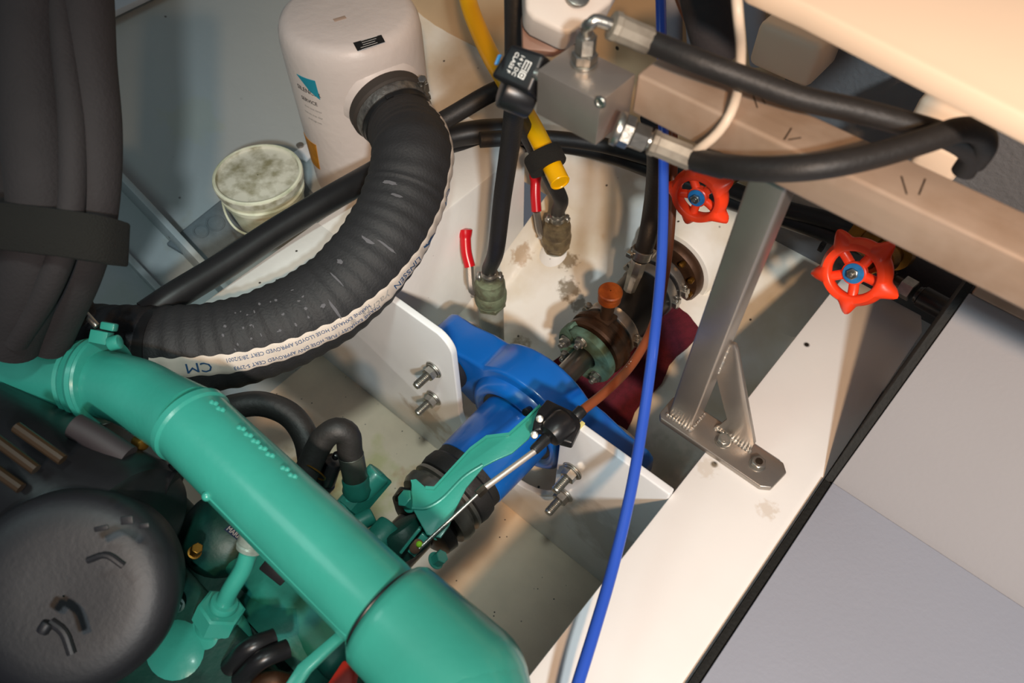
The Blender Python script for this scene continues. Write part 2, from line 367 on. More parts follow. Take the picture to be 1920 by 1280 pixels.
# dark underside of the cutout
# grey locker lining panels
M['lining'].name = 'grey_lining_board'
struct('lining_board', MB().bb(.046, .9, -.6, .580, .446, .463), M['lining'], bevel=.0015, label='grey lining board lying flat beside the beam')
a = math.atan2(.663-.455, .782-.577)
def incl(x0, x1, s0, s1, d0, d1):
    u = V((0, math.cos(a), math.sin(a))); n = V((0, -math.sin(a), math.cos(a))); o = V((0, .574, .452))
    return MB().prism([V((x0, 0, 0))+o+u*s0+n*d0, V((x1, 0, 0))+o+u*s0+n*d0, V((x1, 0, 0))+o+u*s1+n*d0, V((x0, 0, 0))+o+u*s1+n*d0], n*(d1-d0))
struct('lining_board', incl(.046, .9, 0, .294, -.018, 0), M['lining_shaded'], bevel=.0015, label='grey lining board sloping up to the steel rail')
struct('trim_5', incl(.048, .9, .294, .335, -.02, .012), M['rail'], bevel=.003, label='beige edge strip at the top of the sloping board')
struct('trim_6', MB().bb(.0362, .0455, -.6, .580, .40, .459), M['seal'], bevel=.001, label='black rubber seal strip beside the flat board')
struct('trim_7', incl(.0362, .0455, -.01, .35, -.14, -.004), M['seal'], label='black rubber seal strip beside the sloping board')
# cream panel at the top, dark lining behind it, light blocks
q = [P(1350, -60, 1.02), P(1395, 8, 1.02), P(1500, 56, 1.02), P(1925, 278, 1.02), P(2150, 330, 1.02), P(2150, -200, 1.02)]
struct('cream_panel', MB().prism(q, (0, 0, .02)), M['cream'], bevel=.004, label='out of focus cream board overhanging the steel rail')
g = MB().bb(-.34, .9, 1.06, 1.10, .30, .74)
struct('wall_lining', g, M['lining_dark'], label='dark grey foam lining behind the steel rail')
tag(obj('padded_block', MB().box(PY(1480, 95, 1.0)+V((0, .04, 0)), (.10, .12, .07)), M['cream'], bevel=.012, seg=3), 'small cream block between the cream board and upper hydraulic hose', 'block')
tag(obj('padded_block', MB().box(P(1762, 295, .74)+V((0, .12, 0)), (.055, .27, .05)), M['cream'], bevel=.010, seg=3), 'rounded white block poking over the rail beside the hose loop', 'block')
tag(obj('padded_block', MB().box(PY(1790, 222, .93)+V((0, .06, 0)), (.09, .17, .05)), M['cream'], bevel=.010, seg=3), 'cream block tucked under the overhanging cream board', 'block')
for i, px in enumerate((1262, 1298, 1405)):
    tag(obj('grey_duct', MB().rcyl(PY(px, -70, 1.08), PY(px+10*i, 120, 1.08), .016), M['lining']), ['thin grey duct on the aft wall beside the blue cable', 'grey duct on the aft wall beside the foam sleeve', 'grey duct on the aft wall beside the cream board'][i], 'duct')
# ================================================================== RAIL AND POST
rail = thing('support_rail', 'long square stainless rail running across the beams at hatch level', 'rail', (0, .53, .91))
obj('rail_tube', MB().bb(-.292, .95, .509, .559, .908, .95), M['rail'], rail, bevel=.004, seg=3)
for (px, py, dx, dy) in ((1470, 262, 14, -22), (1478, 262, 24, -4), (1690, 330, 10, 34), (1735, 335, -12, 30), (1412, 178, 8, 24), (1425, 180, 10, 14)):
    p = P(px, py, .9502); p2 = P(px+dx, py+dy, .9502); p.z = p2.z = .9502
    pencil = MB().box((p+p2)/2, ((p2-p).length, .0012, .0003), ((p2-p).normalized(), V((0, 0, 1)).cross((p2-p).normalized()), V((0, 0, 1))))
    obj('scratch', pencil, M['steel_dark'], rail, flat=True)
post = thing('support_post', 'square stainless post welded to a bolted foot plate on the white beam', 'post', (-.13, .545, .45))
obj('post_tube', MB().bb(-.172, -.136, .528, .562, .46, .908), M['steel'], post, bevel=.003, seg=3)
ft = [(-.176, .516), (-.022, .516), (-.010, .524), (-.006, .556), (-.016, .566), (-.172, .566), (-.182, .556), (-.182, .524)]
obj('foot_plate', MB().prism([(x, y, .45) for x, y in ft], (0, 0, .010)), M['steel'], post, bevel=.002, seg=3)
gs = [(-.136, .566), (-.136, .636), (-.130, .632), (-.056, .480), (-.056, .461), (-.110, .461), (-.102, .49), (-.1345, .560)]
obj('gusset', MB().prism([(x, .553, z) for x, z in [(-.137, .560), (-.137, .632), (-.131, .634), (-.126, .628), (-.058, .478), (-.058, .461), (-.114, .461), (-.108, .470), (-.103, .492)]], (0, .006, 0)), M['steel'], post, bevel=.001)
def weld(pts, r, parent):
    m = MB(); n = len(pts)
    for i in range(n-1):
        a, b = V(pts[i]), V(pts[i+1]); k = max(2, int((b-a).length/(r*1.25)))
        for j in range(k+1): m.sphere(a.lerp(b, j/k), r*random.uniform(.8, 1.15), 8, (1, 1, .8))
    o = obj('weld_bead', m, M['weld'], parent); return o
weld([(-.172, .5265, .461), (-.136, .5265, .461)], .0035, post); weld([(-.1345, .527, .461), (-.1345, .560, .461)], .003, post)
weld([(-.110, .5515, .461), (-.058, .5515, .461)], .0035, post); weld([(-.136, .552, .572), (-.136, .552, .628)], .0022, post)
for x, y in ((-.093, .541), (-.041, .541)):
    b_ = obj('foot_bolt', MB().rcyl((x, y, .46), (x, y, .4615), .011, .0005).hexa((x, y, .4615), (x, y, .469), .0095, ph=.4), M['chrome'], post)
    obj('bolt_socket', MB().cyl((x, y, .469), (x, y, .4695), .005, n=16), M['steel_dark'] if x > -.05 else M['steel'], b_)

# ================================================================== HYDRAULIC VALVE BLOCK
vb = thing('valve_block', 'grey aluminium hydraulic valve block bolted to the end of the steel rail', 'valve block', (-.325, .48, .905))
obj('block_body', MB().bb(-.362, -.292, .456, .508, .903, .950), M['alu'], vb, bevel=.0012)
p = PY(1128, 190, .456); obj('socket_screw', MB().rcyl(p, p+V((0, -.002, 0)), .0058, .0008).ring(p+V((0, -.002, 0)), (0, 1, 0), .004, .0012, 18, 6), M['chrome'], vb)
p = V((-.362, .462, .940)); obj('socket_screw', MB().rcyl(p, p+V((-.007, -.001, .001)), .0055, .001).rcyl(p+V((-.007, 0, 0)), p+V((-.011, -.001, 0)), .0035), M['chrome'], vb)
# upper fitting (stands up from the block top)
p = P(1095, 120, .950); u = V((0, 0, 1))
fit = obj('port_adapter', MB().rcyl(p, p+u*.003, .0125, .001).hexa(p+u*.003, p+u*.012, .0118), M['chrome'], vb)
fit2 = obj('port_adapter', MB(), M['chrome'], vb) if False else None
hy = thing('hydraulic_hose', 'upper black hydraulic hose leaving the top of the valve block through a bent steel elbow', 'hose', p+u*.012)
obj('union_nut', MB().hexa(p+u*.012, p+u*.028, .0095, .3).rcyl(p+u*.026, p+u*.031, .0075), M['chrome'], hy)
f0 = p+u*.03
e1 = T(1098, 52, .615); e2 = T(1118, 38, .612); e3 = T(1145, 46, .615)
obj('elbow_pipe', MB().tube([f0, f0.lerp(e1, .6)+u*.003, e1.lerp(e2, .5), e2, e3], .0052, 14, .002), M['chrome'], hy)
g1 = T(1218, 78, .628)
obj('crimped_ferrule', MB().lathe(e3, g1-e3, [(0, .0085), (.001, .0118), (.006, .0122), (.007, .0112), (.02, .0110), (.03, .0113), ((g1-e3).length-.001, .0113), ((g1-e3).length, .010)], 10), M['ferrule'], hy, ang=.35)
up_pts = [g1.lerp(e3, .1), g1, P(1300, 112, .985), P(1400, 149, .978), P(1500, 184, .972), P(1600, 206, .968), P(1700, 232, .962), P(1775, 256, .952), P(1822, 288, .935), P(1806, 322, .915)]
obj('hose_body', MB().tube(up_pts, .0098, 18, .006), M['rub'], hy)
# lower fitting (leaves the right end face)
p = V((-.292, .470, .916)); d = (T(1300, 298, .66)-p).normalized(); d = V((.93, -.05, -.10)).normalized()
h2 = thing('hydraulic_hose', 'lower black hydraulic hose looping from the end face of the valve block over the rail', 'hose', p)
q1 = T(1165, 243, .655); q2 = T(1300, 298, .66); d = (q2-q1).normalized()
obj('port_adapter', MB().rcyl(q1-d*.006, q1, .0155, .001).hexa(q1, q1+d*.010, .0145), M['chrome'], vb)
obj('union_nut', MB().hexa(q1+d*.010, q1+d*.025, .0120, .2).rcyl(q1+d*.024, q1+d*.028, .008), M['chrome'], h2)
L = (q2-q1).length
obj('crimped_ferrule', MB().lathe(q1+d*.027, d, [(0, .008), (.0015, .0118), (.006, .0120), (.007, .0110), (L-.030, .0114), (L-.028, .0105)], 10), M['ferrule'], h2, ang=.35)
lo = [q2-d*.004, q2, P(1365, 312, .935), P(1450, 318, .955), P(1540, 312, .966), P(1640, 292, .970), P(1740, 262, .974), P(1800, 243, .974), P(1838, 250, .962), P(1845, 276, .945), P(1826, 304, .925)]
ht = obj('hose_body', MB().tube(lo, .0100, 18, .006), M['rub'], h2)
obj('hose_label', MB().tube([T(1307, 298, .650), T(1357, 312, .660)], .0112, 18, .01), M['coil'], h2)
p1 = T(1308, 304, .640); p2 = T(1356, 326, .648)
# solenoid coil
co = thing('solenoid_coil', 'black solenoid coil with white voltage lettering beside the valve block', 'solenoid', T(970, 130, .69))
cn = V((-.15, .05, 1)).normalized()
tq = [T(957, 80, .680), T(1022, 102, .668), T(992, 176, .676), T(918, 142, .690)]
nn = (tq[1]-tq[0]).cross(tq[3]-tq[0]).normalized(); nn = nn if nn.dot(CAM-tq[0]) > 0 else -nn
obj('coil_body', MB().prism(tq, -nn*.032), M['coil'], co, bevel=.004, seg=3)
cc = (tq[0]+tq[1]+tq[2]+tq[3])/4
rt = (T(981, 186, .680)-T(1006, 96, .672)).normalized()
rt = ((tq[2]-tq[1]).normalized()+(tq[3]-tq[0]).normalized()).normalized()
upv = nn.cross(rt)
for i, (tx, sz, off) in enumerate((('14 V DC', .0056, -.0005), ('CLASS F', .0056, -.0068))):
    obj('lettering', flattext(tx, sz, cc+upv*off+nn*.0003-rt*.001, rt, upv), M['whiteink'], co, flat=True)
# logo: two outlined bars
lg = MB()
lc = cc+upv*.0072+nn*.0003
def bar(x0, x1, y0, y1): k_ = .68; lg.box(lc+rt*k_*((x0+x1)/2)+upv*k_*((y0+y1)/2), (k_*(x1-x0), k_*(y1-y0), .0005), (rt, upv, nn))
for k in range(5): bar(-.0125+.0022*0, .0, -.0048+k*.0022, -.0048+k*.0022+.0011) if k in (0, 2, 4) else bar(-.0125, -.0112, -.0048+k*.0022, -.0048+k*.0022+.0022)
bar(.001, .0022, -.0048, .0052); bar(.0035, .0118, .0038, .0052); bar(.0035, .0118, -.0048, -.0036); bar(.0035, .0048, -.0036, .0038); bar(.0105, .0118, -.0036, .0038); bar(.0062, .0092, -.0012, .0014)
obj('emblem', lg, M['whiteink'], co, flat=True)['label'] = 'white block emblem on the coil face'
bx = (tq[0]+tq[3])/2-nn*.006
obj('blue_clip', MB().box(T(934, 112, .6795), (.003, .010, .004), (camv(1, .2, 0), camv(-.4, -1, 0), nn)), M['bluedisc'], co, bevel=.001)
obj('end_nut', MB().rcyl(cc-nn*.018, T(1030, 165, .70), .016, .002), M['plast'], co)
obj('lower_hub', MB().rcyl(T(940, 165, .71), T(1000, 190, .72), .018, .004), M['plast'], co)
# white bracket and brown plate above it
wb = thing('pump_bracket', 'white painted bracket with rounded corner above the valve block', 'bracket', T(1050, 20, .70))
q = [T(984, -40, .70), T(986, 18, .70), T(1000, 34, .70), T(1058, 62, .70), T(1075, 60, .70), T(1145, 5, .70), T(1180, -60, .70)]
nv = camv(.1, .2, 1)
obj('bracket_plate', MB().prism(q, -nv*.03), mat('off_white_bracket', '#c9bfb6', .45, var=.05), wb, bevel=.006, seg=4)
obj('bracket_bolt', MB().rcyl(T(1082, -3, .70)+nv*.001, T(1082, -3, .70)+nv*.006, .012, .002), M['chrome'], wb)
q = [T(978, 26, .735), T(1062, 58, .735), T(1100, 70, .735), T(1040, 98, .735), T(980, 92, .735)]
obj('clamp_plate', MB().prism(q, -nv*.01), M['wood'], wb, bevel=.002)

# ================================================================== MUFFLER AND EXHAUST HOSE
mx, my = -1.024, .747
mf = thing('exhaust_muffler', 'upright white fibreglass exhaust muffler with a black hose leaving its shoulder', 'muffler', (mx, my, .2))
pr = [(0, .128), (.34, .1275), (.375, .127), (.394, .1245), (.406, .1195), (.413, .112), (.4165, .102), (.4172, .05), (.4175, .001)]
obj('canister', MB().lathe((mx, my, .205), (0, 0, 1), pr, 64), M['muff'], mf)
d = V((.93, -.30, -.22)).normalized(); s0 = V((mx, my, .505))+V((.958, -.288, 0))*.105
obj('outlet_spigot', MB().lathe(s0, d, [(0, .078), (.012, .068), (.026, .064), (.034, .0645)], 40, cap=False), M['muff'], mf)
def sticker(name, pts, m, parent, lift=.0006):
    b = MB(); b.v = [V(p) for p in pts]; n = (b.v[1]-b.v[0]).cross(b.v[2]-b.v[0]).normalized(); b.v = []
    return obj(name, b.prism(pts, n*.0005), m, parent, flat=True)
zt = .6228
lab = sticker('rating_label', [P(662, 80, zt), P(715, 65, zt), P(722, 78, zt), P(670, 95, zt)], M['blst'], mf)
rr = (P(715, 70, zt)-P(662, 86, zt)).normalized()
for i, tx in enumerate(('SERIAL No. 3201', 'DRAIN BEFORE', 'WINTER STORAGE')):
    obj('label_print', flattext(tx, .0036, P(691, 75.5+5*i, zt+.0008), rr, rr.cross(V((0, 0, 1)))*-1, .0001), M['whiteink'], lab, flat=True) if False else None
ln = MB()
for i in range(5):
    c = P(692, 72+4.2*i, zt+.0008); ln.box(c, (.030-.004*(i % 3), .0009, .0002), (rr, V((0, 0, 1)).cross(rr), V((0, 0, 1))))
obj('label_print', ln, M['whiteink'], lab, flat=True)
obj('taped_patch', MB().box(P(637, 35, zt), (.022, .009, .0006), (rr, V((0, 0, 1)).cross(rr), V((0, 0, 1)))), M['patch'], mf, bevel=.0002)
def oncyl(px, py):   # point where a sight line meets the muffler wall
    d_ = ray(px, py); ax = d_.x; ay = d_.y; R = .1283
    A = ax*ax+ay*ay; B = -2*(ax*mx+ay*my); Cc = mx*mx+my*my-R*R
    disc = max(0, B*B-4*A*Cc); return CAM+d_*((-B-math.sqrt(disc))/(2*A))
def cylpatch(name, quad, m, parent, n=8):
    vs = []; fs = []; q = [oncyl(*p) for p in quad]
    def rad(p, r): v = V((p.x-mx, p.y-my, 0)).normalized(); return V((mx, my, p.z))+v*r
    for k in range(n+1):
        f = k/n
        for e0, e1 in ((q[0], q[1]), (q[3], q[2])):
            p = e0.lerp(e1, f); vs += [rad(p, .1274), rad(p, .1286)]
    for k in range(n):
        b = k*4; fs += [(b+1, b+5, b+7, b+3), (b, b+2, b+6, b+4), (b, b+4, b+5, b+1), (b+2, b+3, b+7, b+6)]
    fs += [(0, 1, 3, 2), (n*4, n*4+2, n*4+3, n*4+1)]
    mm = MB(); mm.add(vs, fs); return obj(name, mm, m, parent)
cylpatch('turquoise_label', [(556, 139), (590, 152), (600, 187), (580, 170)], M['tealst'], mf)
cylpatch('orange_label', [(567, 248), (592, 272), (600, 318), (577, 300)], M['orst'], mf)
def cyltext(name, body, size, px, py, m, parent, slope=-.25):
    vs, fs = textmb(body, size, .0001); c = oncyl(px, py); a0 = math.atan2(c.y-my, c.x-mx)
    mm = MB(); mm.add([V((mx+math.cos(a0+v.x/.128)*(.1283+v.z), my+math.sin(a0+v.x/.128)*(.1283+v.z), c.z+v.y+slope*0*v.x)) for v in vs], fs); return obj(name, mm, m, parent, flat=True)
cyltext('label_print', 'SILENCER', .013, 577, 172, M['blackink'], mf)
cyltext('label_print', 'SERVICE', .011, 579, 190, M['blackink'], mf)
for i, (px, py, n_) in enumerate(((586, 205, 'check hose clamps'), (587, 216, 'keep the drain clear'), (590, 227, 'avoid high heat'))): cyltext('label_print', n_, .0055, px, py, M['greyink'], mf)
# mounting foot and brackets of the muffler
p = P(562, 268, .30)
obj('mounting_lug', MB().prism([P(541, 262, .30), P(552, 248, .30), P(575, 256, .30), P(590, 290, .30), P(575, 305, .30), P(552, 295, .30)], (0, 0, .006)), M['plate'], mf, bevel=.002)
obj('lug_bolt', MB().rcyl(P(563, 274, .306), P(563, 274, .306)+V((0, 0, .005)), .008, .001), M['steel'], mf)
obj('mounting_strap', MB().prism([P(566, 310, .26), P(585, 300, .26), P(612, 350, .26), P(600, 362, .26)], (0, 0, .006)), M['plate'], mf, bevel=.002)
# hose
c0 = s0+d*.034
hp = [c0, c0+d*.045, T(774, 285, 1.195), T(757, 372, 1.165), T(712, 462, 1.14), T(640, 545, 1.12), T(550, 602, 1.10), T(450, 640, 1.085), T(350, 655, 1.075), T(250, 655, 1.08), T(150, 650, 1.10)]
eh = thing('exhaust_hose', 'thick ribbed black exhaust hose with a white printed band, curving from the muffler', 'hose', c0)
fr = frames(hp, .0026); HL = fr[-1][4]
def hr(s): return .0640+.0008*math.sin(s*2*math.pi/.0215)+.0006*math.sin(s*2*math.pi/.071+1)
obj('hose_body', MB().tube(hp, .06, 56, .0026, rf=lambda s, L: (lambda a, s=s: hr(s+.0018*math.sin(a*2)))), M['hose'], eh, ang=1.2)
def hs(s, phi, lift):
    k = min(len(fr)-2, max(0, int(s/HL*(len(fr)-1)))); f = s/HL*(len(fr)-1)-k
    p = fr[k][0].lerp(fr[k+1][0], f); t = fr[k][1].lerp(fr[k+1][1], f).normalized()
    b = CAMB - p; b = (b-t*b.dot(t)).normalized(); o = b.cross(t)
    return p+(b*math.cos(phi)+o*math.sin(phi))*(hr(s)+lift)
CAMB = V((0, 0, H))   # the print band faces up and inboard, towards the hatch
PR = [(proj(f[0]), f[4]) for f in fr]
def s_at(px, py): return min(PR, key=lambda q: (q[0][0]-px)**2+(q[0][1]-py)**2)[1]
sA = s_at(320, 655); keys = [(0, 1.5), (s_at(772, 285), 1.42), (s_at(740, 410), 1.22), (s_at(690, 495), .98), (s_at(600, 575), .68), (s_at(500, 622), .50), (s_at(400, 650), .40), (sA, .38), (HL, .38)]
def phi(s):
    for (a, x), (b, y) in zip(keys, keys[1:]):
        if a <= s <= b: return x+(y-x)*(s-a)/max(1e-6, b-a)
    return .5
def phis(s): return sum(phi(min(HL, max(0, s+k*.015))) for k in (-2, -1, 0, 1, 2))/5
band = MB(); vs = []; fs = []; n = int((sA-.03)/.0026)
for k in range(n+1):
    s = .03+(sA-.03)*k/n; ph = phis(s)
    for j in range(9): vs.append(hs(s, ph+(-.27+.54*j/8), .0007 if 0 < j < 8 else -.0008))
for k in range(n):
    for j in range(8): fs.append((k*9+j, k*9+j+1, k*9+j+10, k*9+j+9))
band.add(vs, fs); bo = obj('printed_band', band, M['tape'], eh, ang=1.2)
def htext(body, size, px, py, dphi, m, sx=1, shear=0):
    v_, f_ = textmb(body, size, .00015, shear); s = s_at(px, py); mm = MB()
    mm.add([hs(s+v.x*sx, phis(s+v.x*sx)+dphi+v.y/.062, .0012+v.z) for v in v_], f_); return obj('hose_print', mm, m, bo, flat=True)
htext('CM', .0200, 388, 650, 0, M['blueink'])
htext('MARINE EXHAUST / FUEL HOSE DNV APPROVED CERT S-2793', .0080, 562, 604, .11, M['blueink'], .87)
htext('MARINE EXHAUST HOSE LLOYDS APPROVED CERT 28/5/2001', .0080, 550, 606, -.11, M['blueink'], .86)
htext('yachts', .0175, 655, 530, 0, M['greyink'], 1.0, .3)
htext('\u00ae', .010, 622, 560, 0, M['greyink'])
htext('LINSSEN', .0155, 703, 478, 0, M['blueink'], .92)
htext('CM', .0175, 762, 352, 0, M['blueink'], 1)
# wings emblem: three swept bars
for k in range(3):
    s = s_at(728, 440)-.004*k; e = MB(); vv = []
    for u_, v0, v1 in ((0, -.13+.02*k, -.05), (.010, -.02, .06), (.022, .10, .16)):
        vv += [hs(s-u_, phis(s-u_)+v0, .0014), hs(s-u_, phis(s-u_)+v1, .0014)]
    e.add(vv, [(0, 1, 3, 2), (2, 3, 5, 4)]); obj('hose_print', e, M['blueink'], bo, flat=True)
# pale scuff marks on the rubber
sc_ = MB()
def scuff(px, py, dph, wl, wp):
    s = s_at(px, py); N_ = 7; vs = [hs(s, dph, .0009)]; fs = []
    for i in range(N_*2):
        a_ = math.pi*i/N_; rr_ = random.uniform(.65, 1.1); vs.append(hs(max(0, min(HL, s+wl*rr_*math.cos(a_))), dph+wp*rr_*math.sin(a_), .0006))
    for i in range(N_*2): fs.append((0, 1+i, 1+(i+1) % (N_*2)))
    sc_.add(vs, fs)
for a_ in ((610, 565, .25, .0022, .30), (640, 545, -.25, .002, .22), (600, 575, .02, .004, .05), (700, 478, -.3, .003, .22), (705, 470, .15, .0018, .3), (745, 400, -.2, .003, .16), (752, 385, -.45, .003, .2), (660, 525, -.5, .004, .08)): scuff(*a_)
for i in range(26): scuff(random.uniform(430, 600), random.uniform(590, 640), random.uniform(-.7, .2), random.uniform(.0008, .0026), random.uniform(.015, .05))
obj('scuff_marks', sc_, mat('dry_dust_scuff', '#5d5c60', .9), eh, kind='stuff')
# collar and clamp at the muffler
obj('rubber_cuff', MB().lathe(s0, d, [(.012, .066), (.014, .0735), (.030, .0735), (.034, .0700)], 48), mat('brown_black_cuff', '#3b3530', .7, bump=.2), eh)
cl = obj('hose_clamp', MB().lathe(s0+d*.030, d, [(0, .066), (0, .0685), (.004, .0690), (.016, .0685), (.020, .0675), (.020, .064)], 56, cap=False), mat('galvanised_band', '#8c8a86', .45, metal=.7, var=.5, vscale=90, bump=.8, bscale=160), eh)
obj('rubber_cuff', MB().lathe(s0+d*.050, d, [(0, .0655), (.012, .0650), (.016, .0615)], 48), M['rub_s'], eh)
x_, y_, _ = basis(d)
side = (CR - d*CR.dot(d)).normalized(); upd = d.cross(side).normalized()
if upd.dot(UP) < 0: upd = -upd
bp = s0+d*.040+(side*.90+upd*.42).normalized()*.072
obj('clamp_bolt', MB().rcyl(bp-upd*.010-side*.004, bp+upd*.018, .0065, .001).hexa(bp+upd*.014, bp+upd*.022, .0085).cyl(bp-upd*.035+d*.006, bp-upd*.008, .0042).box(bp, (.016, .012, .022), (side, d, upd)), M['chrome'], cl, bevel=.0006, seg=1)
obj('clamp_bolt', MB().rcyl(bp-upd*.040+d*.010, bp-upd*.028+d*.010, .0055).box(bp-upd*.022+d*.004, (.014, .012, .010), (side, d, upd)), M['chrome'], cl)
p = s0+d*.056+(upd*.98-side*.08).normalized()*.0655
obj('tie_head', MB().box(p, (.013, .009, .007), (side, d, upd)), M['rub_s'], eh, bevel=.001)
# black end cuff at the engine end
pc = [T(318, 657, 1.072), T(270, 657, 1.078), T(225, 655, 1.085)]
obj('rubber_cuff', MB().tube(pc, .0632, 48, .01), M['rub_s'], eh)

# ================================================================== BUCKET, PAD, BILGE SMALL THINGS
bc = P(480, 318, .43); bk = thing('plastic_bucket', 'small cream plastic tub with a dirty lid standing before the muffler', 'bucket', (bc.x, bc.y, .315))
R = .0815
obj('bucket_body', MB().lathe((bc.x, bc.y, .318), (0, 0, 1), [(0, .001), (0, .060), (.004, .064), (.062, .073), (.064, .0765), (.072, .077), (.074, .0735), (.098, .076), (.100, .079)], 48, cap=False), M['bucket'], bk)
obj('lid', MB().lathe((bc.x, bc.y, .414), (0, 0, 1), [(-.008, R-.001), (.004, R), (.0075, R-.002), (.0075, R-.007), (.003, R-.009), (.002, R-.012), (.0035, .05), (.0038, .001)], 56, cap=False), M['lid'], bk)
obj('lid_rim', MB().ring((bc.x, bc.y, .4195), (0, 0, 1), R-.004, .0036, 56, 8), M['bucket'], bk)
hpts = []
for i in range(15):
    a_ = math.radians(-150+150*i/14); hpts.append(V((bc.x+math.cos(a_)*.079, bc.y+math.sin(a_)*.079, .385-.045*math.sin(math.pi*i/14))))
obj('carry_handle', MB().tube(hpts, .0022, 8, .006), M['bucket'], bk)
lp = [(bc.x+math.cos(a_)*.0735, bc.y+math.sin(a_)*.0735, z) for a_, z in ()]
def hp3(px, py, dz=0):   # point on the hull side under a sight line
    d_ = ray(px, py); t = .6
    while t < 2.6:
        p_ = CAM+d_*t
        if p_.z <= hull(p_.x, p_.y): break
        t += .002
    return V((p_.x, p_.y, hull(p_.x, p_.y)+dz))
c4 = [hp3(313, 462), hp3(415, 380), hp3(560, 330), hp3(590, 375), hp3(480, 430), hp3(378, 500)]
pdn = (c4[1]-c4[0]).cross(c4[5]-c4[0]).normalized(); pdn = pdn if pdn.z > 0 else -pdn
pd = thing('ballast_pad', 'dark grey rubber pad with two embossed rings lying under the tub', 'pad', c4[0])
obj('pad_body', MB().prism([p_+pdn*.002 for p_ in c4], pdn*.012), M['pad'], pd, bevel=.003, seg=3)
for px, py, r in ((378, 440, .013), (405, 425, .016)):
    c = hp3(px, py)+pdn*.0145; obj('embossed_ring', MB().ring(c, pdn, r, .0017, 28, 6), M['pad'], pd)
# black hose lying along the beam to the aft quarter
tag(obj('drain_hose', MB().tube([P(275, 590, .49), P(330, 553, .49), P(420, 498, .485), P(520, 432, .485), P(610, 378, .485), P(690, 332, .48), P(760, 292, .47), P(830, 262, .47), P(900, 247, .47), P(985, 243, .46)], .0215, 18, .01), M['rub_s']), 'smooth black hose lying along the port beam under the ribbed exhaust hose', 'hose')
tag(obj('drain_hose', MB().tube([P(740, 300, .455), P(850, 286, .44), P(960, 270, .43), P(1060, 272, .42), P(1150, 292, .42), P(1240, 325, .42), P(1340, 365, .43), P(1440, 398, .44), P(1540, 432, .445), P(1640, 470, .44), P(1760, 530, .43)], .0165, 16, .01), M['rub_s']), 'black hose crossing from the muffler to the far end of the foreground beam', 'hose')
tag(obj('drain_hose', MB().tube([P(900, 262, .48), P(1010, 258, .47), P(1120, 270, .46), P(1230, 300, .46), P(1340, 343, .46), P(1450, 385, .465), P(1560, 415, .47), P(1660, 452, .47), P(1770, 510, .45), P(1850, 560, .42)], .014, 16, .01), M['rub']), 'second black hose behind the orange hand wheels', 'hose')
tag(obj('drain_hose', MB().tube([P(770, 262, .50), P(850, 215, .52), P(930, 170, .55), P(1000, 150, .56)], .016, 14, .01), M['rub']), 'short black hose passing behind the ribbed hose towards the coil', 'hose')
tag(obj('cable_tie', MB().box(P(1541, 462, .47), (.008, .010, .016)), M['plast'], bevel=.001), 'black cable tie end hanging off the crossing hose', 'cable tie')
# maroon carpet piece
def bp3(px, py, dz=0):
    d_ = ray(px, py); t = .8
    while t < 2.4:
        p_ = CAM+d_*t
        if p_.z <= fil(p_.x, p_.y): break
        t += .002
    return V((p_.x, p_.y, fil(p_.x, p_.y)+dz))
vs = []; fs = []; A_, B_, C_, D_ = (1238, 545), (1310, 622), (1130, 860), (985, 720)
for j in range(15):
    for i in range(13):
        u_, v_ = i/12, j/14
        px = (A_[0]*(1-u_)+B_[0]*u_)*(1-v_)+(D_[0]*(1-u_)+C_[0]*u_)*v_; py = (A_[1]*(1-u_)+B_[1]*u_)*(1-v_)+(D_[1]*(1-u_)+C_[1]*u_)*v_
        px += 6*math.sin(j*1.3)*(i/12); p_ = bp3(px, py, .005+.003*math.sin(i*.9+j*.7)); vs.append(p_)
nb = len(vs); vs += [p_+V((0, 0, .006)) for p_ in vs]
def edgeloop(): return [i for i in range(13)]+[12+13*j for j in range(1, 15)]+[14*13+i for i in range(11, -1, -1)]+[13*j for j in range(13, 0, -1)]
for j in range(14):
    for i in range(12):
        k = j*13+i; fs += [(k, k+1, k+14, k+13), (nb+k, nb+k+13, nb+k+14, nb+k+1)]
el = edgeloop()
for a_, b_ in zip(el, el[1:]+el[:1]): fs.append((a_, b_, nb+b_, nb+a_))
mm = MB(); mm.add(vs, fs)
tag(obj('carpet_scrap', mm, M['carpet']), 'maroon carpet scrap lying in the bilge under the propeller shaft', 'carpet')

# ================================================================== SHAFT LINE
AX = V((0, 1, 0)); SX, SZ = -.385, .27
def S(y): return V((SX, y, SZ))
def lat(prof, n=40): return MB().lathe((SX, prof[0][0], SZ), AX, [(y-prof[0][0], r) for y, r in prof], n)
tb_ = thing('thrust_bearing', 'bright blue cast thrust bearing yoke straddling the shaft', 'bearing', S(.5))
outer = [(-.602, .285), (-.600, .318), (-.585, .328), (-.545, .330), (-.500, .345)] + [(SX+.112*math.cos(math.radians(a_)), SZ+.004+.112*math.sin(math.radians(a_))) for a_ in range(138, 41, -8)] + [(-.270, .345), (-.225, .330), (-.185, .326), (-.172, .316), (-.170, .285), (-.180, .25), (-.225, .225), (-.275, .205)] + [(SX+.105*math.cos(math.radians(a_)), SZ+.105*math.sin(math.radians(a_))) for a_ in range(-35, -146, -10)] + [(-.495, .205), (-.545, .225), (-.590, .25)]
obj('yoke_body', MB().prism([(x, .470, z) for x, z in outer], (0, .068, 0)), M['blue'], tb_, bevel=.007, seg=4, ang=.9)
obj('front_collar', MB().lathe(S(.452), AX, [(.024, .062), (.002, .074), (0, .078), (0, .086), (.006, .094), (.020, .098)], 56, cap=False), M['blue'], tb_, ang=.8)
obj('inner_seal', lat([(.458, .050), (.458, .074), (.470, .074)]), M['rub_s'], tb_)
obj('bearing_tube', lat([(.345, .060), (.348, .0635), (.40, .0650), (.47, .0655)], 56), M['blue'], tb_)
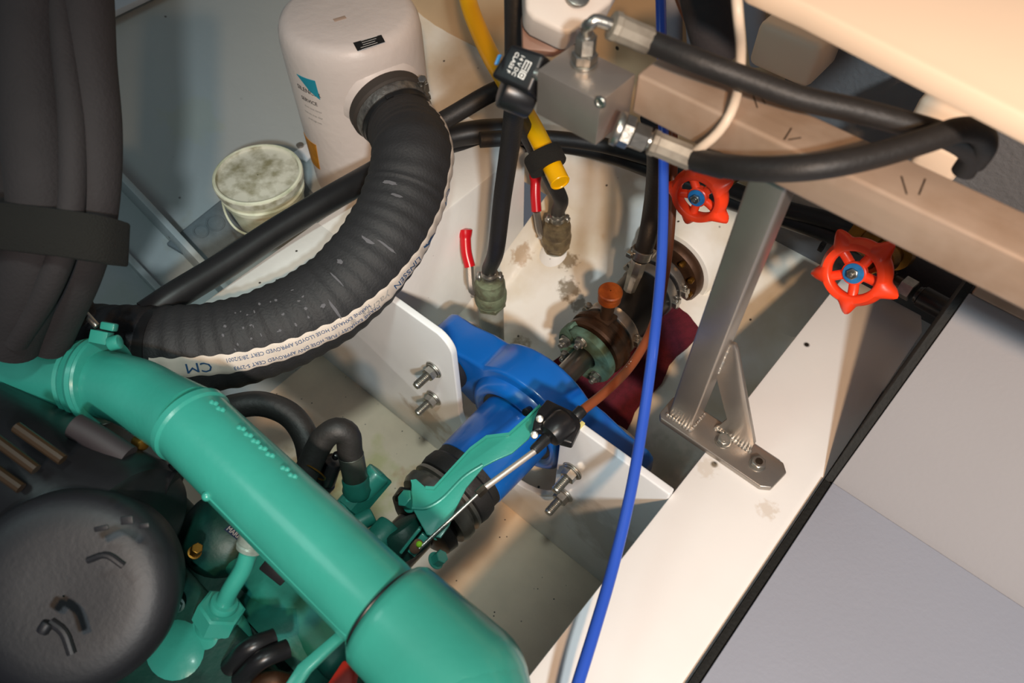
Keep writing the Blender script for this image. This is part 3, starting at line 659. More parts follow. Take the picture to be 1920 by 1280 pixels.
for sx, x in ((-1, -.543), (1, -.235)):
    m_ = obj('rubber_mount', MB().rcyl((x, .443, .285), (x, .470, .285), .042, .006, 32), M['rub'], tb_)
    obj('mount_washer', MB().rcyl((x+sx*.0, .538, .285), (x, .543, .285), .040, .001, 32), M['chrome'], tb_)
obj('grub_screw', MB().rcyl(T(985, 773, 1.105), T(993, 768, 1.12), .006, .001), M['plast'], tb_)
for i, (x, z) in enumerate(((-.537, .324), (-.549, .222), (-.249, .336), (-.258, .240))):
    nt_ = thing('plate_bolt', ['upper zinc nut and stud on the cross plate near the ribbed hose', 'lower zinc nut and stud on the cross plate near the ribbed hose', 'upper zinc nut and stud on the cross plate under the black cable joint', 'lower zinc nut and stud on the cross plate under the black cable joint'][i], 'bolt', (x, .43, z), 'nuts and studs through the cross plate')
    r = .0075; p = V((x, .4295, z)); dd = V((0, -1, 0))
    obj('washer', MB().rcyl(p, p+dd*.003, .0165, .0008, 28), M['chrome'], nt_)
    obj('nut', MB().lathe(p+dd*.003, dd, [(0, .0145), (.002, .0142), (.003, .0125)], 24).hexa(p+dd*.005, p+dd*.017, .0125, .3*i), M['chrome'], nt_)
    pf = []
    for k in range(14): pf += [(k*.0028, .0076), (k*.0028+.0014, .0064)]
    obj('stud', MB().lathe(p+dd*.004, dd, pf+[(.040, .006), (.041, .003)], 16), M['chrome'], nt_)
# flexible coupling in front of the bearing
cp = thing('shaft_coupling', 'dark steel constant velocity coupling between bearing tube and gearbox', 'coupling', S(.3))
obj('rubber_boot', lat([(.300, .060), (.304, .066), (.315, .068), (.330, .066), (.334, .062), (.348, .0625), (.352, .058)], 48), M['rub'], cp)
obj('joint_ring', lat([(.262, .052), (.264, .064), (.272, .068), (.284, .068), (.286, .060), (.292, .060), (.294, .067), (.300, .066), (.302, .058)], 48), mat('oiled_joint_steel', '#8f8a82', .3, metal=.8, var=.25, vscale=40), cp)
obj('joint_ring', lat([(.225, .030), (.228, .046), (.236, .060), (.252, .063), (.258, .055), (.262, .052)], 48), M['plast'], cp)
obj('joint_ring', lat([(.150, .030), (.150, .034), (.225, .034), (.228, .030)], 40), mat('worn_joint_steel', '#8e8682', .28, metal=.9, var=.5, vscale=60), cp)
obj('gearbox_flange', lat([(.138, .03), (.138, .060), (.150, .060), (.152, .04)], 40), M['teal_m'], cp)
# propeller shaft and stern gland
ps = thing('propeller_shaft', 'polished steel propeller shaft emerging behind the blue yoke', 'shaft', S(.6))
obj('shaft_bar', lat([(.53, .0205), (.69, .0205)], 40), M['shaft'], ps)
sg = thing('shaft_seal', 'weathered bronze shaft seal with rubber sleeve and band clamps at the stern tube', 'shaft seal', S(.78))
def cflange(y0, y1, r0, r1, a0, a1, n=30):
    m = MB(); pts = [(SX+r1*math.cos(math.radians(a0+(a1-a0)*i/n)), SZ+r1*math.sin(math.radians(a0+(a1-a0)*i/n))) for i in range(n+1)] + [(SX+r0*math.cos(math.radians(a1+(a0-a1)*i/n)), SZ+r0*math.sin(math.radians(a1+(a0-a1)*i/n))) for i in range(n+1)]
    return m.prism([(x, y0, z) for x, z in pts], (0, y1-y0, 0))
obj('gland_flange', cflange(.640, .656, .024, .058, -158, 128), M['verd'], sg, bevel=.002)
obj('gland_lobe', cflange(.648, .664, .026, .062, 130, 200, 10), M['verd'], sg, bevel=.002)
obj('gland_ring', lat([(.664, .030), (.664, .056), (.668, .060), (.676, .060), (.678, .057), (.684, .057), (.686, .0615), (.694, .0615), (.697, .055), (.708, .052), (.712, .045)], 48), M['rust'], sg)
obj('gland_cap', lat([(.650, .022), (.650, .030), (.664, .034)], 32), M['verd'], sg)
for a_ in (100, 160, -40, 215):
    rr_ = .042; x = SX+rr_*math.cos(math.radians(a_)); z = SZ+rr_*math.sin(math.radians(a_)); p = V((x, .640, z))
    nb_ = obj('gland_nut', MB().rcyl(p, p-AX*.0015, .0115, .0003).hexa(p-AX*.0015, p-AX*.010, .0098, a_), M['chrome'], sg)
    obj('gland_stud', MB().rcyl(p-AX*.010, p-AX*.018, .0052, .001, 16), M['chrome'], nb_)
obj('rubber_sleeve', lat([(.706, .044), (.709, .0505), (.76, .0520), (.80, .0525), (.86, .0520), (.885, .0505)], 56), M['rub_s'], sg)
def band_clamp(y, wd, r, ang):
    o = obj('band_clamp', lat([(y-wd/2, r-.001), (y-wd/2, r+.0018), (y-wd/2+.0015, r+.0024), (y+wd/2-.0015, r+.0024), (y+wd/2, r+.0018), (y+wd/2, r-.001)], 56), M['steel'], sg)
    for a_ in ang:
        aa = math.radians(a_); rd = V((math.cos(aa), 0, math.sin(aa))); tn = V((-math.sin(aa), 0, math.cos(aa))); c = V((SX, y, SZ))+rd*(r+.006)
        obj('clamp_screw', MB().box(c, (.011, wd*.8, .012), (rd, AX, tn)).hexa(c-tn*.012, c+tn*.010, .0065).rcyl(c+tn*.010, c+tn*.018, .0035), M['chrome'], o, bevel=.0008, seg=1)
band_clamp(.722, .020, .0515, (12, 165)); band_clamp(.842, .022, .0525, (8, 150)); band_clamp(.872, .018, .0520, (10, 160))
obj('stern_ring', lat([(.895, .045), (.895, .068), (.900, .072), (.912, .073), (.918, .070)], 56), M['rust'], sg)
for a_ in (25, 60, 95, -10, 130):
    aa = math.radians(a_); p = V((SX+.061*math.cos(aa), .895, SZ+.061*math.sin(aa)))
    obj('ring_bolt', MB().rcyl(p, p-AX*.010, .0055, .001, 16), M['brass'], sg)
struct('stern_boss', MB().lathe((SX, .916, SZ), AX, [(0, .070), (.001, .080), (.006, .083), (.05, .088), (.12, .11)], 56), M['bilge'], label='white raised boss in the hull around the stern ring')
# orange grease cup
gp = PX(1145, 545, SX)
gc = thing('grease_cup', 'round orange-brown grease cup standing on the bronze shaft seal', 'grease cup', (gp.x, gp.y, SZ+.05))
obj('cup_cap', MB().lathe((gp.x, gp.y, gp.z-.024), (0, 0, 1), [(0, .016), (.002, .0195), (.014, .0195), (.015, .0188), (.016, .0205), (.022, .0205), (.024, .0185), (.0245, .001)], 36, cap=False), M['copper'], gc)
obj('cup_stem', MB().cyl((gp.x, gp.y, SZ+.045), (gp.x, gp.y, gp.z-.022), .010, .013).box((gp.x, gp.y, SZ+.056), (.030, .028, .012)), M['rust'], gc, bevel=.002)
# cooling water nipple and its hose
n0 = PX(1190, 514, SX-.004); n1 = n0+V((-.004, .012, .055)); n0b = V((n0.x, n0.y, SZ+.045))
wn = thing('water_nipple', 'octagonal zinc nipple feeding the shaft seal from a black hose', 'hose fitting', n0b)
obj('nipple_body', MB().lathe(n0, V((.0, .25, 1)), [(-.035, .011), (0, .0135), (.002, .0142), (.030, .0142), (.033, .012)], 8), M['chrome'], wn)
n2 = n0+V((0, .25, 1)).normalized()*.034
wh = thing('cooling_hose', 'black cooling hose coming down to the zinc nipple beside the blue cable', 'hose', n2)
hpth = [n2, n2+V((0, .01, .04)), T(1222, 400, 1.22), T(1230, 340, 1.15), T(1232, 285, 1.08), T(1222, 220, 1.00)]
obj('hose_body', MB().tube(hpth, .0155, 18, .008), M['rub'], wh)
k_ = obj('hose_clamp', MB().lathe(n2+V((0, 0, .004)), V((0, .25, 1)), [(0, .0165), (.001, .0178), (.017, .0178), (.018, .0165)], 32), M['chrome'], wh)
for sx in (-1, 1):
    c = n2+V((.018*sx*.7586, .018*sx*.6516, .013)); obj('clamp_screw', MB().box(c, (.010, .014, .010)).rcyl(c-UP*.006, c+UP*.012-CR*.006*sx, .0048), M['chrome'], k_, bevel=.0008, seg=1)

# ================================================================== SEACOCKS
def seacock(lbl, hlbl, x, y, zb, zv, m, pipe_m, hose_pts, hand, group=None, hr_=.0135):
    t = thing('seacock', lbl, 'seacock', (x, y, zb)); A = (x, y, zv); k = 1.0
    obj('stub_pipe', MB().cyl((x, y, zb-.02), (x, y, zv-.045), .024, n=32), pipe_m, t)
    b = obj('valve_body', MB().lathe((x, y, zv-.05), (0, 0, 1), [(0, .018), (.001, .0235), (.006, .0255), (.012, .029), (.014, .0285), (.018, .0300), (.034, .0305), (.040, .0275), (.045, .0285), (.062, .0275), (.066, .0250), (.070, .0245), (.072, .018)], 40), m, t)
    obj('hex_collar', MB().hexa((x, y, zv-.052), (x, y, zv-.040), .0285), m, t)
    obj('hose_tail', MB().cyl((x, y, zv+.02), (x, y, zv+.050), .0125), M['chrome'], t)
    obj('base_pad', MB().lathe((x, y, zb-.03), (0, 0, 1), [(0, .05), (.02, .036), (.04, .028), (.045, .024)], 28), M['white'], t)
    l0 = V((x, y, zv-.012)) - CR*.028
    l1, l2, l3 = hand
    hnd = obj('lever', MB().tube([l0-V((0, 0, .004)), l0-CR*.006+V((0, 0, .010)), l1], .0075, 8, .005).hexa(l0+CR*.002-V((0, 0, .006)), l0-CR*.008-V((0, 0, .006)), .0085), M['steel'], t)
    wd = camv(1, .05, .1)
    def rf(s, L):
        f = s/L; base = .0102
        if f > .74: base = .0102+.0030*math.sin((f-.74)/.26*math.pi*.62)
        if f > .95: base *= max(.25, math.sqrt(max(0, 1-((f-.95)/.05)**2))+.05)
        return lambda a, b=base: b
    obj('lever_grip', MB().tube([l1, l2, l3], .008, 16, .003, rf=rf), M['red'], t)
    h = thing('seacock_hose', hlbl, 'hose', (x, y, zv+.03))
    obj('hose_body', MB().tube([V((x, y, zv+.022)), V((x, y, zv+.05))]+hose_pts, hr_, 18, .008), M['rub'], h)
    c = obj('hose_clamp', MB().lathe((x, y, zv+.026), (0, 0, 1), [(0, hr_), (.001, hr_+.0022), (.012, hr_+.0022), (.013, hr_)], 32), M['chrome'], h)
    for sx in (-1, 1):
        q = V((x, y, zv+.032))+CR*sx*(hr_+.005)-UP*.003
        obj('clamp_screw', MB().box(q, (.010, .010, .009)).rcyl(q-UP*.004-FW*.004, q+UP*.010, .0045), M['chrome'], c, bevel=.0008, seg=1)
    return t
s1 = P(919, 538, .30); seacock('green-corroded seacock with red lever on a tall grey pipe behind the blue yoke', 'straight black hose rising from the green-corroded seacock to the solenoid coil', s1.x, s1.y, .10, .30, M['bronze'], M['pipeg'],
    [T(930, 470, 1.20), T(942, 370, 1.10), T(958, 260, .99), T(966, 185, .90), T(968, 80, .84), T(968, -40, .80)], (T(881, 500, 1.355), T(874, 470, 1.35), T(872, 428, 1.345)))
s2 = P(1044, 430, .27); seacock('brown bronze seacock with red lever below the yellow tube', 'curved black hose rising from the brown seacock beside the yellow tube', s2.x, s2.y, .20, .27, M['brownvalve'], M['pipeg'],
    [T(1052, 375, 1.36), T(1038, 345, 1.32), T(1015, 300, 1.26), T(985, 245, 1.18), T(962, 195, 1.10)], (T(1006, 396, 1.46), T(1004, 362, 1.45), T(1005, 322, 1.44)))
yt = thing('yellow_tube', 'yellow plastic tube strapped alongside the curved black hose', 'tube', T(985, 215, 1.16))
obj('tube_body', MB().tube([T(868, -60, 1.34), T(880, 10, 1.30), T(915, 95, 1.26), T(955, 165, 1.22), T(1000, 240, 1.18), T(1050, 342, 1.14)], .0155, 22, .01), M['yellow'], yt)
d_ = (T(1050, 342, 1.14)-T(1000, 240, 1.18)).normalized()
obj('tube_rim', MB().ring(T(1050, 342, 1.14), d_, .0140, .0018, 28, 6), M['yellow'], yt)
vc = T(1022, 301, 1.165); x_ = camv(.87, .40, 0); vd = camv(.42, -.87, 0)
m = MB(); N_ = 26; vs = []
for i in range(N_):
    a_ = 2*math.pi*i/N_; p_ = vc+x_*(.030*math.copysign(abs(math.cos(a_))**.7, math.cos(a_)))-FW*(.036*math.copysign(abs(math.sin(a_))**.7, math.sin(a_)))
    vs += [p_-vd*.014, p_+vd*.014]
fs = [(2*i, 2*i+1, (2*i+3) % (2*N_), (2*i+2) % (2*N_)) for i in range(N_)]+[tuple(range(0, 2*N_, 2)), tuple(range(1, 2*N_, 2))]
m.add(vs, fs); tag(obj('velcro_strap', m, M['velcro'], bevel=.002), 'black velcro strap binding the yellow tube to the curved hose', 'strap')

# ================================================================== HAND WHEELS
def handwheel(lbl, c, n, R, m_lobes, rot, back):
    n = V(n).normalized(); x, y, _ = basis(n); t = thing('gate_valve', lbl, 'valve', c)
    def at(r, a_, h): return c+(x*math.cos(a_)+y*math.sin(a_))*r+n*h
    prof = []; NN = 96; vs = []; fs = []
    for i in range(NN):
        a_ = 2*math.pi*i/NN; lob = max(0, math.cos((a_-rot)*m_lobes/2-0))**2
        ph = ((a_-rot)*m_lobes/(2*math.pi)) % 1; dd = min(ph, 1-ph); lob = max(0, 1-dd/.24); lob = lob*lob*(3-2*lob)
        for (r, h) in ((R*.68, .0045), (R*.73, .0065), (R*.90, .0060), (R*.98+.26*R*lob, -.001-.002*lob), (R*1.04+.34*R*lob, -.006-.003*lob), (R*1.02+.30*R*lob, -.014-.002*lob), (R*.92+.12*R*lob, -.017), (R*.76, -.016), (R*.67, -.004)):
            vs.append(at(r, a_, h))
    K = 9
    for i in range(NN):
        for j in range(K): fs.append((i*K+j, i*K+(j+1) % K, ((i+1) % NN)*K+(j+1) % K, ((i+1) % NN)*K+j))
    mm = MB(); mm.add(vs, fs); wh_ = obj('wheel_rim', mm, M['wheel'], t, ang=.9)
    for k in range(5):
        a_ = rot+2*math.pi*(k+.1)/5; obj('spoke', MB().tube([at(R*.28, a_, -.006), at(R*.55, a_, -.006), at(R*.80, a_, -.004)], R*.15, 12, .004), M['wheel'], t)
    obj('wheel_hub', MB().lathe(c-n*.014, n, [(0, R*.26), (.002, R*.32), (.012, R*.35), (.0145, R*.36), (.0155, R*.33)], 32), M['wheel'], t)
    dsc = obj('blue_disc', MB().rcyl(c+n*.0015, c+n*.003, R*.31, .0004, 32), M['bluedisc'], t)
    obj('hub_nut', MB().hexa(c+n*.003, c+n*.008, R*.17).rcyl(c+n*.008, c+n*.012, R*.09), M['chrome'], t)
    obj('valve_stem', MB().cyl(c-n*.014, c+back*.05, .005).hexa(c+back*.045, c+back*.062, .014).rcyl(c+back*.060, c+back*.075, .011), M['brass'], t)
    obj('valve_body', MB().lathe(c+back*.07, back, [(0, .012), (.003, .019), (.02, .020), (.024, .015), (.04, .015), (.045, .024), (.06, .024), (.063, .01)], 32), M['brass'], t)
c2 = T(1601, 512, .985); v_ = (CAM-c2).normalized(); n2_ = (v_+(CR*-.80-UP*.45)*.62)
handwheel('orange-red hand wheel with a bright blue hub disc above the end of the white beam', c2, n2_, .0445, 5, .65, (-n2_.normalized()+V((.15, .3, 0))).normalized())
c1 = T(1307, 370, 1.06); v_ = (CAM-c1).normalized(); n1_ = (v_+(CR*-.70-UP*.70)*1.05)
handwheel('orange-red hand wheel with a dark blue hub disc just under the lower hydraulic hose', c1, n1_, .041, 5, .2, (-n1_.normalized()+V((.1, .3, 0))).normalized())
# ram and fittings at the beam end
rm = thing('hydraulic_ram', 'black steel hose end with hexagon nuts behind the end of the white beam', 'hose fitting', T(1720, 545, 1.10))
ra, rb = T(1655, 515, 1.12), T(1790, 590, 1.06); dr = (rb-ra).normalized()
obj('black_sleeve', MB().rcyl(ra+dr*.062, rb+dr*.03, .0165, .001), M['plast'], rm)
obj('steel_tube', MB().rcyl(ra+dr*.055, rb-dr*.012, .0125, .001).ring(ra+dr*.06, dr, .0125, .0015), mat('satin_steel', '#4f4f4f', .3, metal=.8), rm)
obj('union_nut', MB().hexa(ra+dr*.030, ra+dr*.05, .0165), M['chrome'], rm)
obj('lock_nut', MB().hexa(ra, ra+dr*.018, .0155, .4).cyl(ra+dr*.018, ra+dr*.03, .01), M['steel_dark'], rm)
tag(obj('valve_flange', MB().rcyl(T(1640, 452, 1.13), T(1665, 470, 1.10), .026, .003).rcyl(T(1665, 470, 1.10), T(1680, 480, 1.08), .021, .002).hexa(T(1618, 436, 1.16), T(1640, 452, 1.13), .028), M['brass']), 'brass pipe union tucked under the steel rail beside the hand wheel', 'pipe fitting')
tag(obj('hose_bundle', MB().tube([T(1640, 470, 1.16), T(1720, 520, 1.14), T(1800, 560, 1.12), T(1880, 600, 1.1)], .028, 18, .01), M['foam']), 'fat black foam covered pipe under the rail beside the sloping board', 'pipe')

# ================================================================== CABLES
tag(obj('blue_cable', MB().tube([T(1238, -40, .95), T(1240, 60, .95), T(1243, 180, .96), T(1244, 300, .96), T(1243, 420, .95), T(1238, 520, .94), T(1226, 640, .92), T(1207, 780, .90), T(1183, 920, .87), T(1150, 1060, .84), T(1112, 1190, .80), T(1078, 1300, .77), T(1046, 1420, .75), T(1010, 1580, .74), V((-.06, -.30, .4605)), V((-.06, -.60, .4575))], .0068, 16, .01), M['cblue']), 'bright blue cable hanging down across the foreground beam', 'cable')
bcb = thing('brown_cable', 'brown control cable curving from behind the rail to the black ball joint', 'cable', T(1080, 780, 1.02))
obj('cable_sheath', MB().tube([T(1262, 240, 1.14), T(1262, 330, 1.15), T(1258, 420, 1.16), T(1248, 510, 1.16), T(1228, 600, 1.15), T(1190, 675, 1.12), T(1140, 730, 1.07), T(1080, 778, 1.02)], .0070, 14, .008), M['cbrown'], bcb)
tx0 = T(1183, 683, 1.112); rdir = (T(1205, 655, 1.13)-T(1165, 705, 1.09)).normalized(); nv = (CAM-tx0).normalized()
obj('cable_print', flattext('1140783 4 80M 0086', .0085, tx0+nv*.0052, rdir, nv.cross(rdir), .0004), M['whiteink'], bcb, flat=True)
tag(obj('white_cable', MB().tube([T(1378, -40, .58), T(1384, 30, .58), P(1389, 90, .990), P(1386, 150, .962), P(1373, 205, .956), PY(1345, 250, .500), PY(1305, 283, .495), PY(1275, 298, .53)], .0042, 12, .008), M['cwhite']), 'thin off-white cable looping over the rail under the hydraulic hose', 'cable')
tag(obj('brown_wire', MB().tube([T(1262, -30, .85), T(1285, 30, .85), T(1315, 80, .86), T(1345, 120, .88)], .0042, 10, .008), M['cbrown']), 'thin brown wire at the top beside the dark foam sleeve', 'cable')
tag(obj('foam_sleeve', MB().tube([T(1318, -60, .78), T(1325, 0, .79), T(1340, 60, .80), T(1352, 105, .83)], .026, 24, .008, rf=lambda s, L: (lambda a_, s=s, L=L: .027*math.sqrt(max(.02, 1-max(0, (s/L-.75)/.26)**2)))), M['foam']), 'dark foam sleeve hanging behind the upper hydraulic hose', 'sleeve')

# ================================================================== ENGINE
en = thing('marine_engine', 'green painted marine diesel engine with fat exhaust elbow and gearbox', 'engine', (-.5, -.1, .1))
cy0, cy1 = P(345, 792, .58), P(733, 1139, .58)
ya = (cy0.y+cy1.y)/2; cy0.y = cy1.y = ya; cy0.z = cy1.z = .575
r0 = .0465
ho = obj('heat_exchanger', MB().lathe(cy0, V((1, 0, 0)), [(0, r0-.002), (.002, r0+.003), (.010, r0+.003), (.013, r0), ((cy1-cy0).length-.02, r0+.001), ((cy1-cy0).length, r0)], 64), M['teal'], en)
# casting seam and cast letter bumps
sd = V((0, -math.sin(math.radians(12)), math.cos(math.radians(12))))
sm = V((0, -.93, .36)).normalized(); 
obj('casting_seam', MB().cyl(cy0+V((.11, 0, 0))+sm*r0, cy1+sm*r0-V((.01, 0, 0)), .0016, n=8), M['teal'], ho)
bm_ = MB(); tp = V((0, .62, .78)).normalized()
for i in range(12):
    px, py = 420+12.2*i, 770+9.3*i
    b_ = V((cy0.x+.028+.0127*i, ya, .575))
    if i in (2, 3, 9): continue
    for k in (-1, 1): bm_.sphere(b_+V((.002*k, 0, 0))+V((0, .62+.04*k, .78)).normalized()*(r0+.0005), .0036, 8, (1, 1, .7))
obj('cast_marks', bm_, M['teal'], ho, kind='stuff')
obj('seam_boss', MB().sphere(cy0+V((.105, 0, 0))+sm*(r0+.0005), .006, 12), M['teal'], ho)
# elbow to the upstream pipe
e0 = T(-80, 712, 1.00); e1 = T(60, 708, .985); e2 = T(170, 712, .965); e3 = T(250, 735, .935)
obj('exhaust_elbow', MB().tube([e2, e3, T(300, 762, .915), cy0+V((.004, 0, 0))], .046, 48, .006, rf=lambda s, L: (lambda a_, f=s/L: .042+.004*f)), M['teal'], en)
obj('exhaust_pipe', MB().tube([e0, e1, e2], .0435, 44, .01), M['teal'], en)
dd = (e2-e1).normalized()
vband = obj('pipe_clamp', MB().lathe(e2-dd*.014, dd, [(0, .044), (.001, .049), (.004, .052), (.008, .050), (.011, .052), (.014, .054), (.016, .0485), (.020, .0485), (.022, .055), (.027, .057), (.032, .055), (.035, .057), (.038, .055), (.040, .046)], 56), M['teal'], en)
p = T(190, 632, .935)
cb_ = obj('clamp_bolt', MB().box(p, (.022, .016, .016), (camv(1, -.2, 0), camv(.2, 1, 0), camv(0, 0, 1))).rcyl(T(205, 645, .93), T(225, 640, .93), .009, .001), M['teal'], vband, bevel=.003)
obj('clamp_screw', MB().rcyl(T(160, 588, .93), T(182, 612, .93), .0042, .0006, 12), M['chrome'], vband)
obj('clamp_lug', MB().box(T(205, 612, .935), (.018, .010, .012), (camv(1, -.2, 0), camv(.2, 1, 0), camv(0, 0, 1))), M['teal'], vband, bevel=.002)
# end cap elbow turning forward
k0 = cy1+V((-.004, 0, 0)); rr = .064
kc = k0+V((.108, .002, -.006)); e_ = MB(); R_ = .0600
def capsule(m, a, b, ra, rb):
    L = (b-a).length; pf = [(0, ra*.80), (.003, ra*.93), (.009, ra)]+[(L*k/6, ra+(rb-ra)*k/6) for k in range(1, 7)]+[(L+rb*math.sin(t), rb*math.cos(t)) for t in [math.pi/2*q/10 for q in range(1, 10)]]+[(L+rb, .0005)]
    m.lathe(a, b-a, pf, 56, cap=False)
capsule(e_, k0+V((-.002, 0, -.002)), kc, .0595, .0625)
e_.lathe(kc+V((.006, -.004, 0)), V((-.06, -.30, -.055)), [(-.062*math.cos(math.pi/2*q/12), max(.0005, .062*math.sin(math.pi/2*q/12))) for q in range(13)]+[(.06, .0605), (.55, .060)], 56, cap=False)
obj('end_cap_elbow', e_, M['teal'], en, ang=1.0)
obj('end_cap_rim', MB().ring(k0+V((.001, 0, -.001)), V((1, 0, 0)), .0505, .0022, 56, 8), M['rub_s'], en)
# block, gearbox and castings below
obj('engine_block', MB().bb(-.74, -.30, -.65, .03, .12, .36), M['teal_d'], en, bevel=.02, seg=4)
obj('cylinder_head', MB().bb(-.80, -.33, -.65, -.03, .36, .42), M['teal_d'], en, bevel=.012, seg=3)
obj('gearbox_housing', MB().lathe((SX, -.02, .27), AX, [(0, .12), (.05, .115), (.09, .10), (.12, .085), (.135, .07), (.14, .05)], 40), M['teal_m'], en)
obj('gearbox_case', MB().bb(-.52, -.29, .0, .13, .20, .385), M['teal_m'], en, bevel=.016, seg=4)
g = P(700, 915, .40); obj('gearbox_boss', MB().hexa(P(715, 885, .40), P(655, 955, .385), .022), M['teal_m'], en)
obj('gearbox_boss', MB().rcyl(P(712, 885, .41), P(640, 965, .38), .018, .004), M['teal'], en)
obj('gearbox_rib', MB().rcyl(P(700, 965, .39), P(635, 1000, .39), .012, .003).rcyl(P(735, 985, .385), P(690, 1035, .385), .020, .004), M['teal_m'], en)
obj('gearbox_cover', MB().rcyl(P(745, 985, .385), P(775, 1035, .36), .032, .006), M['teal_d'], en)
def hexbolt(name, px, py, z, d_, r, L, m, parent):
    p_ = P(px, py, z); d_ = V(d_).normalized(); return obj(name, MB().rcyl(p_-d_*.002, p_, r*1.25, .0006).hexa(p_, p_+d_*L, r, .2), m, parent)
hexbolt('housing_bolt', 772, 940, .40, camv(-.6, .5, .7), .0125, .016, M['teal'], en)
hexbolt('housing_bolt', 818, 1050, .38, camv(.6, .5, .5), .0095, .014, M['teal'], en)
hexbolt('housing_bolt', 752, 930, .385, camv(.7, -.4, .5), .008, .010, M['steel_dark'], en)
hexbolt('housing_bolt', 625, 870, .42, camv(-.1, .6, .6), .012, .012, M['steel_dark'], en)
hexbolt('housing_bolt', 262, 1198, .44, camv(-.4, .6, .6), .009, .014, M['chrome'], en)
hexbolt('housing_bolt', 235, 1222, .44, camv(-.5, .5, .6), .010, .014, M['chrome'], en)
hexbolt('housing_bolt', 331, 1134, .43, camv(0, 0, 1), .008, .006, M['teal_d'], en)
hexbolt('housing_bolt', 365, 1035, .42, camv(.4, .4, .6), .007, .02, M['brass'], en)
obj('sensor_body', MB().rcyl(P(612, 905, .41), P(625, 865, .44), .012, .002).rcyl(P(600, 915, .40), P(612, 902, .41), .015, .002).rcyl(P(628, 858, .44), P(632, 850, .452), .005), M['plast'], en)
# hose spigot with its bare sleeve
q1, q2 = P(672, 925, .40), P(658, 853, .46)
sp = obj('hose_spigot', MB().lathe(q1, q2-q1, [(0, .018), (.01, .0205), (.016, .0185), (.026, .0185), (.030, .016)], 28), M['teal_m'], en)
obj('steel_sleeve', MB().rcyl(q1.lerp(q2, .38), q2, .0168, .001, 28).ring(q2, (q2-q1), .0158, .0014), mat('dull_sleeve', '#5c5f58', .4, metal=.7, var=.2, vscale=40), en)
hl = (q2-q1).normalized()
tag(obj('coolant_hose', MB().tube([q2-hl*.006, q2+hl*.010, P(652, 815, .49), P(632, 806, .50), P(607, 822, .49), P(586, 860, .47), P(568, 900, .45)], .0165, 20, .005), M['rub']), 'black coolant hose making a tight hairpin into the gearbox spigot', 'hose')
tag(obj('coolant_hose', MB().tube([P(400, 775, .47), P(440, 762, .48), P(490, 757, .48), P(540, 775, .475), P(570, 812, .465), P(582, 860, .445), P(580, 910, .42)], .0172, 20, .006), M['rub']), 'black coolant hose arching out from under the fat green pipe', 'hose')
obj('spring_clip', MB().ring(P(588, 885, .462), camv(-.45, -.75, .5), .0175, .0011, 30, 6), M['brass'], en)
# oil pipe with union nuts
o0, o1, o2 = P(470, 1022, .50), P(456, 1065, .48), P(418, 1135, .44)
obj('oil_pipe', MB().tube([o0, o1, P(432, 1105, .462), o2], .0105, 18, .004), M['teal'], en)
dA = (o0-o1).normalized(); obj('pipe_collar', MB().lathe(o0-dA*.006, dA, [(0, .011), (.001, .0155), (.006, .0165), (.008, .0150), (.010, .0165), (.024, .0170), (.028, .015)], 28), mat('pink_grey_collar', '#9fb0a6', .35, metal=.3, var=.4, vscale=60), en)
dB = (P(432, 1105, .462)-o2).normalized()
obj('union_nut', MB().rcyl(o2-dB*.002, o2+dB*.008, .0165, .002).hexa(o2-dB*.030, o2-dB*.002, .028).lathe(o2-dB*.045, dB, [(0, .02), (.016, .024)], 28), M['teal'], en)
obj('pump_housing', MB().sphere(P(396, 1200, .392), .050, 28, (1.2, .9, .6)).sphere(P(340, 1225, .40), .046, 24, (1.2, 1, .6)), M['teal'], en)
obj('pump_flange', MB().rcyl(P(365, 1160, .40), P(355, 1180, .37), .036, .003), M['teal_d'], en)
obj('filter_head', MB().sphere(P(425, 1000, .36), .062, 28, (1, 1, .8)), M['teal_d'], en)
st = obj('engine_label', MB().prism([P(441, 976, .475), P(470, 998, .475), P(452, 1018, .475), P(420, 993, .475)], (0, 0, .001)), M['nvst'], en, flat=True)
e_ = (P(470, 998, .475)-P(441, 976, .475)).normalized(); e_ = (P(452, 1018, .475)-P(420, 993, .475)).normalized()
obj('label_print', flattext('MARINE', .0085, P(443, 1002, .4765), e_, V((0, 0, 1)).cross(e_), .0003), M['greyink'], st, flat=True)
obj('connector', MB().box(P(520, 1065, .45), (.034, .024, .016), (camv(1, -.8, 0), camv(.8, 1, 0), camv(0, 0, 1))), M['plast'], en, bevel=.002)
for i, (a_, b_) in enumerate((((430, 1250), (515, 1195)), ((450, 1275), (540, 1215)))):
    obj('ribbed_pipe', MB().tube([P(*a_, .42), P((a_[0]+b_[0])/2-6, (a_[1]+b_[1])/2-8, .45), P(*b_, .44)], .011, 16, .003), M['plast'], en)
# bracket by the end cap with the red block
q = [P(646, 1178, .52), P(660, 1190, .52), P(585, 1262, .52), P(560, 1300, .52), P(530, 1300, .52), P(562, 1250, .52)]
obj('stay_bracket', MB().prism(q, (0, 0, .012)), M['teal'], en, bevel=.003)
q = [P(648, 1186, .515), P(662, 1196, .515), P(662, 1225, .515), P(692, 1258, .515), P(684, 1280, .515), P(652, 1245, .515)]
obj('stay_bracket', MB().prism(q, (0, 0, .012)), M['teal'], en, bevel=.003)
obj('red_block', MB().prism([P(650, 1243, .47), P(675, 1258, .47), P(665, 1300, .47), P(612, 1300, .47)], (0, 0, .02)), M['redp'], en, bevel=.003)
obj('rusty_pipe', MB().tube([P(470, 1290, .40), P(510, 1275, .42), P(560, 1290, .40)], .012, 14, .006), M['rust'], en)
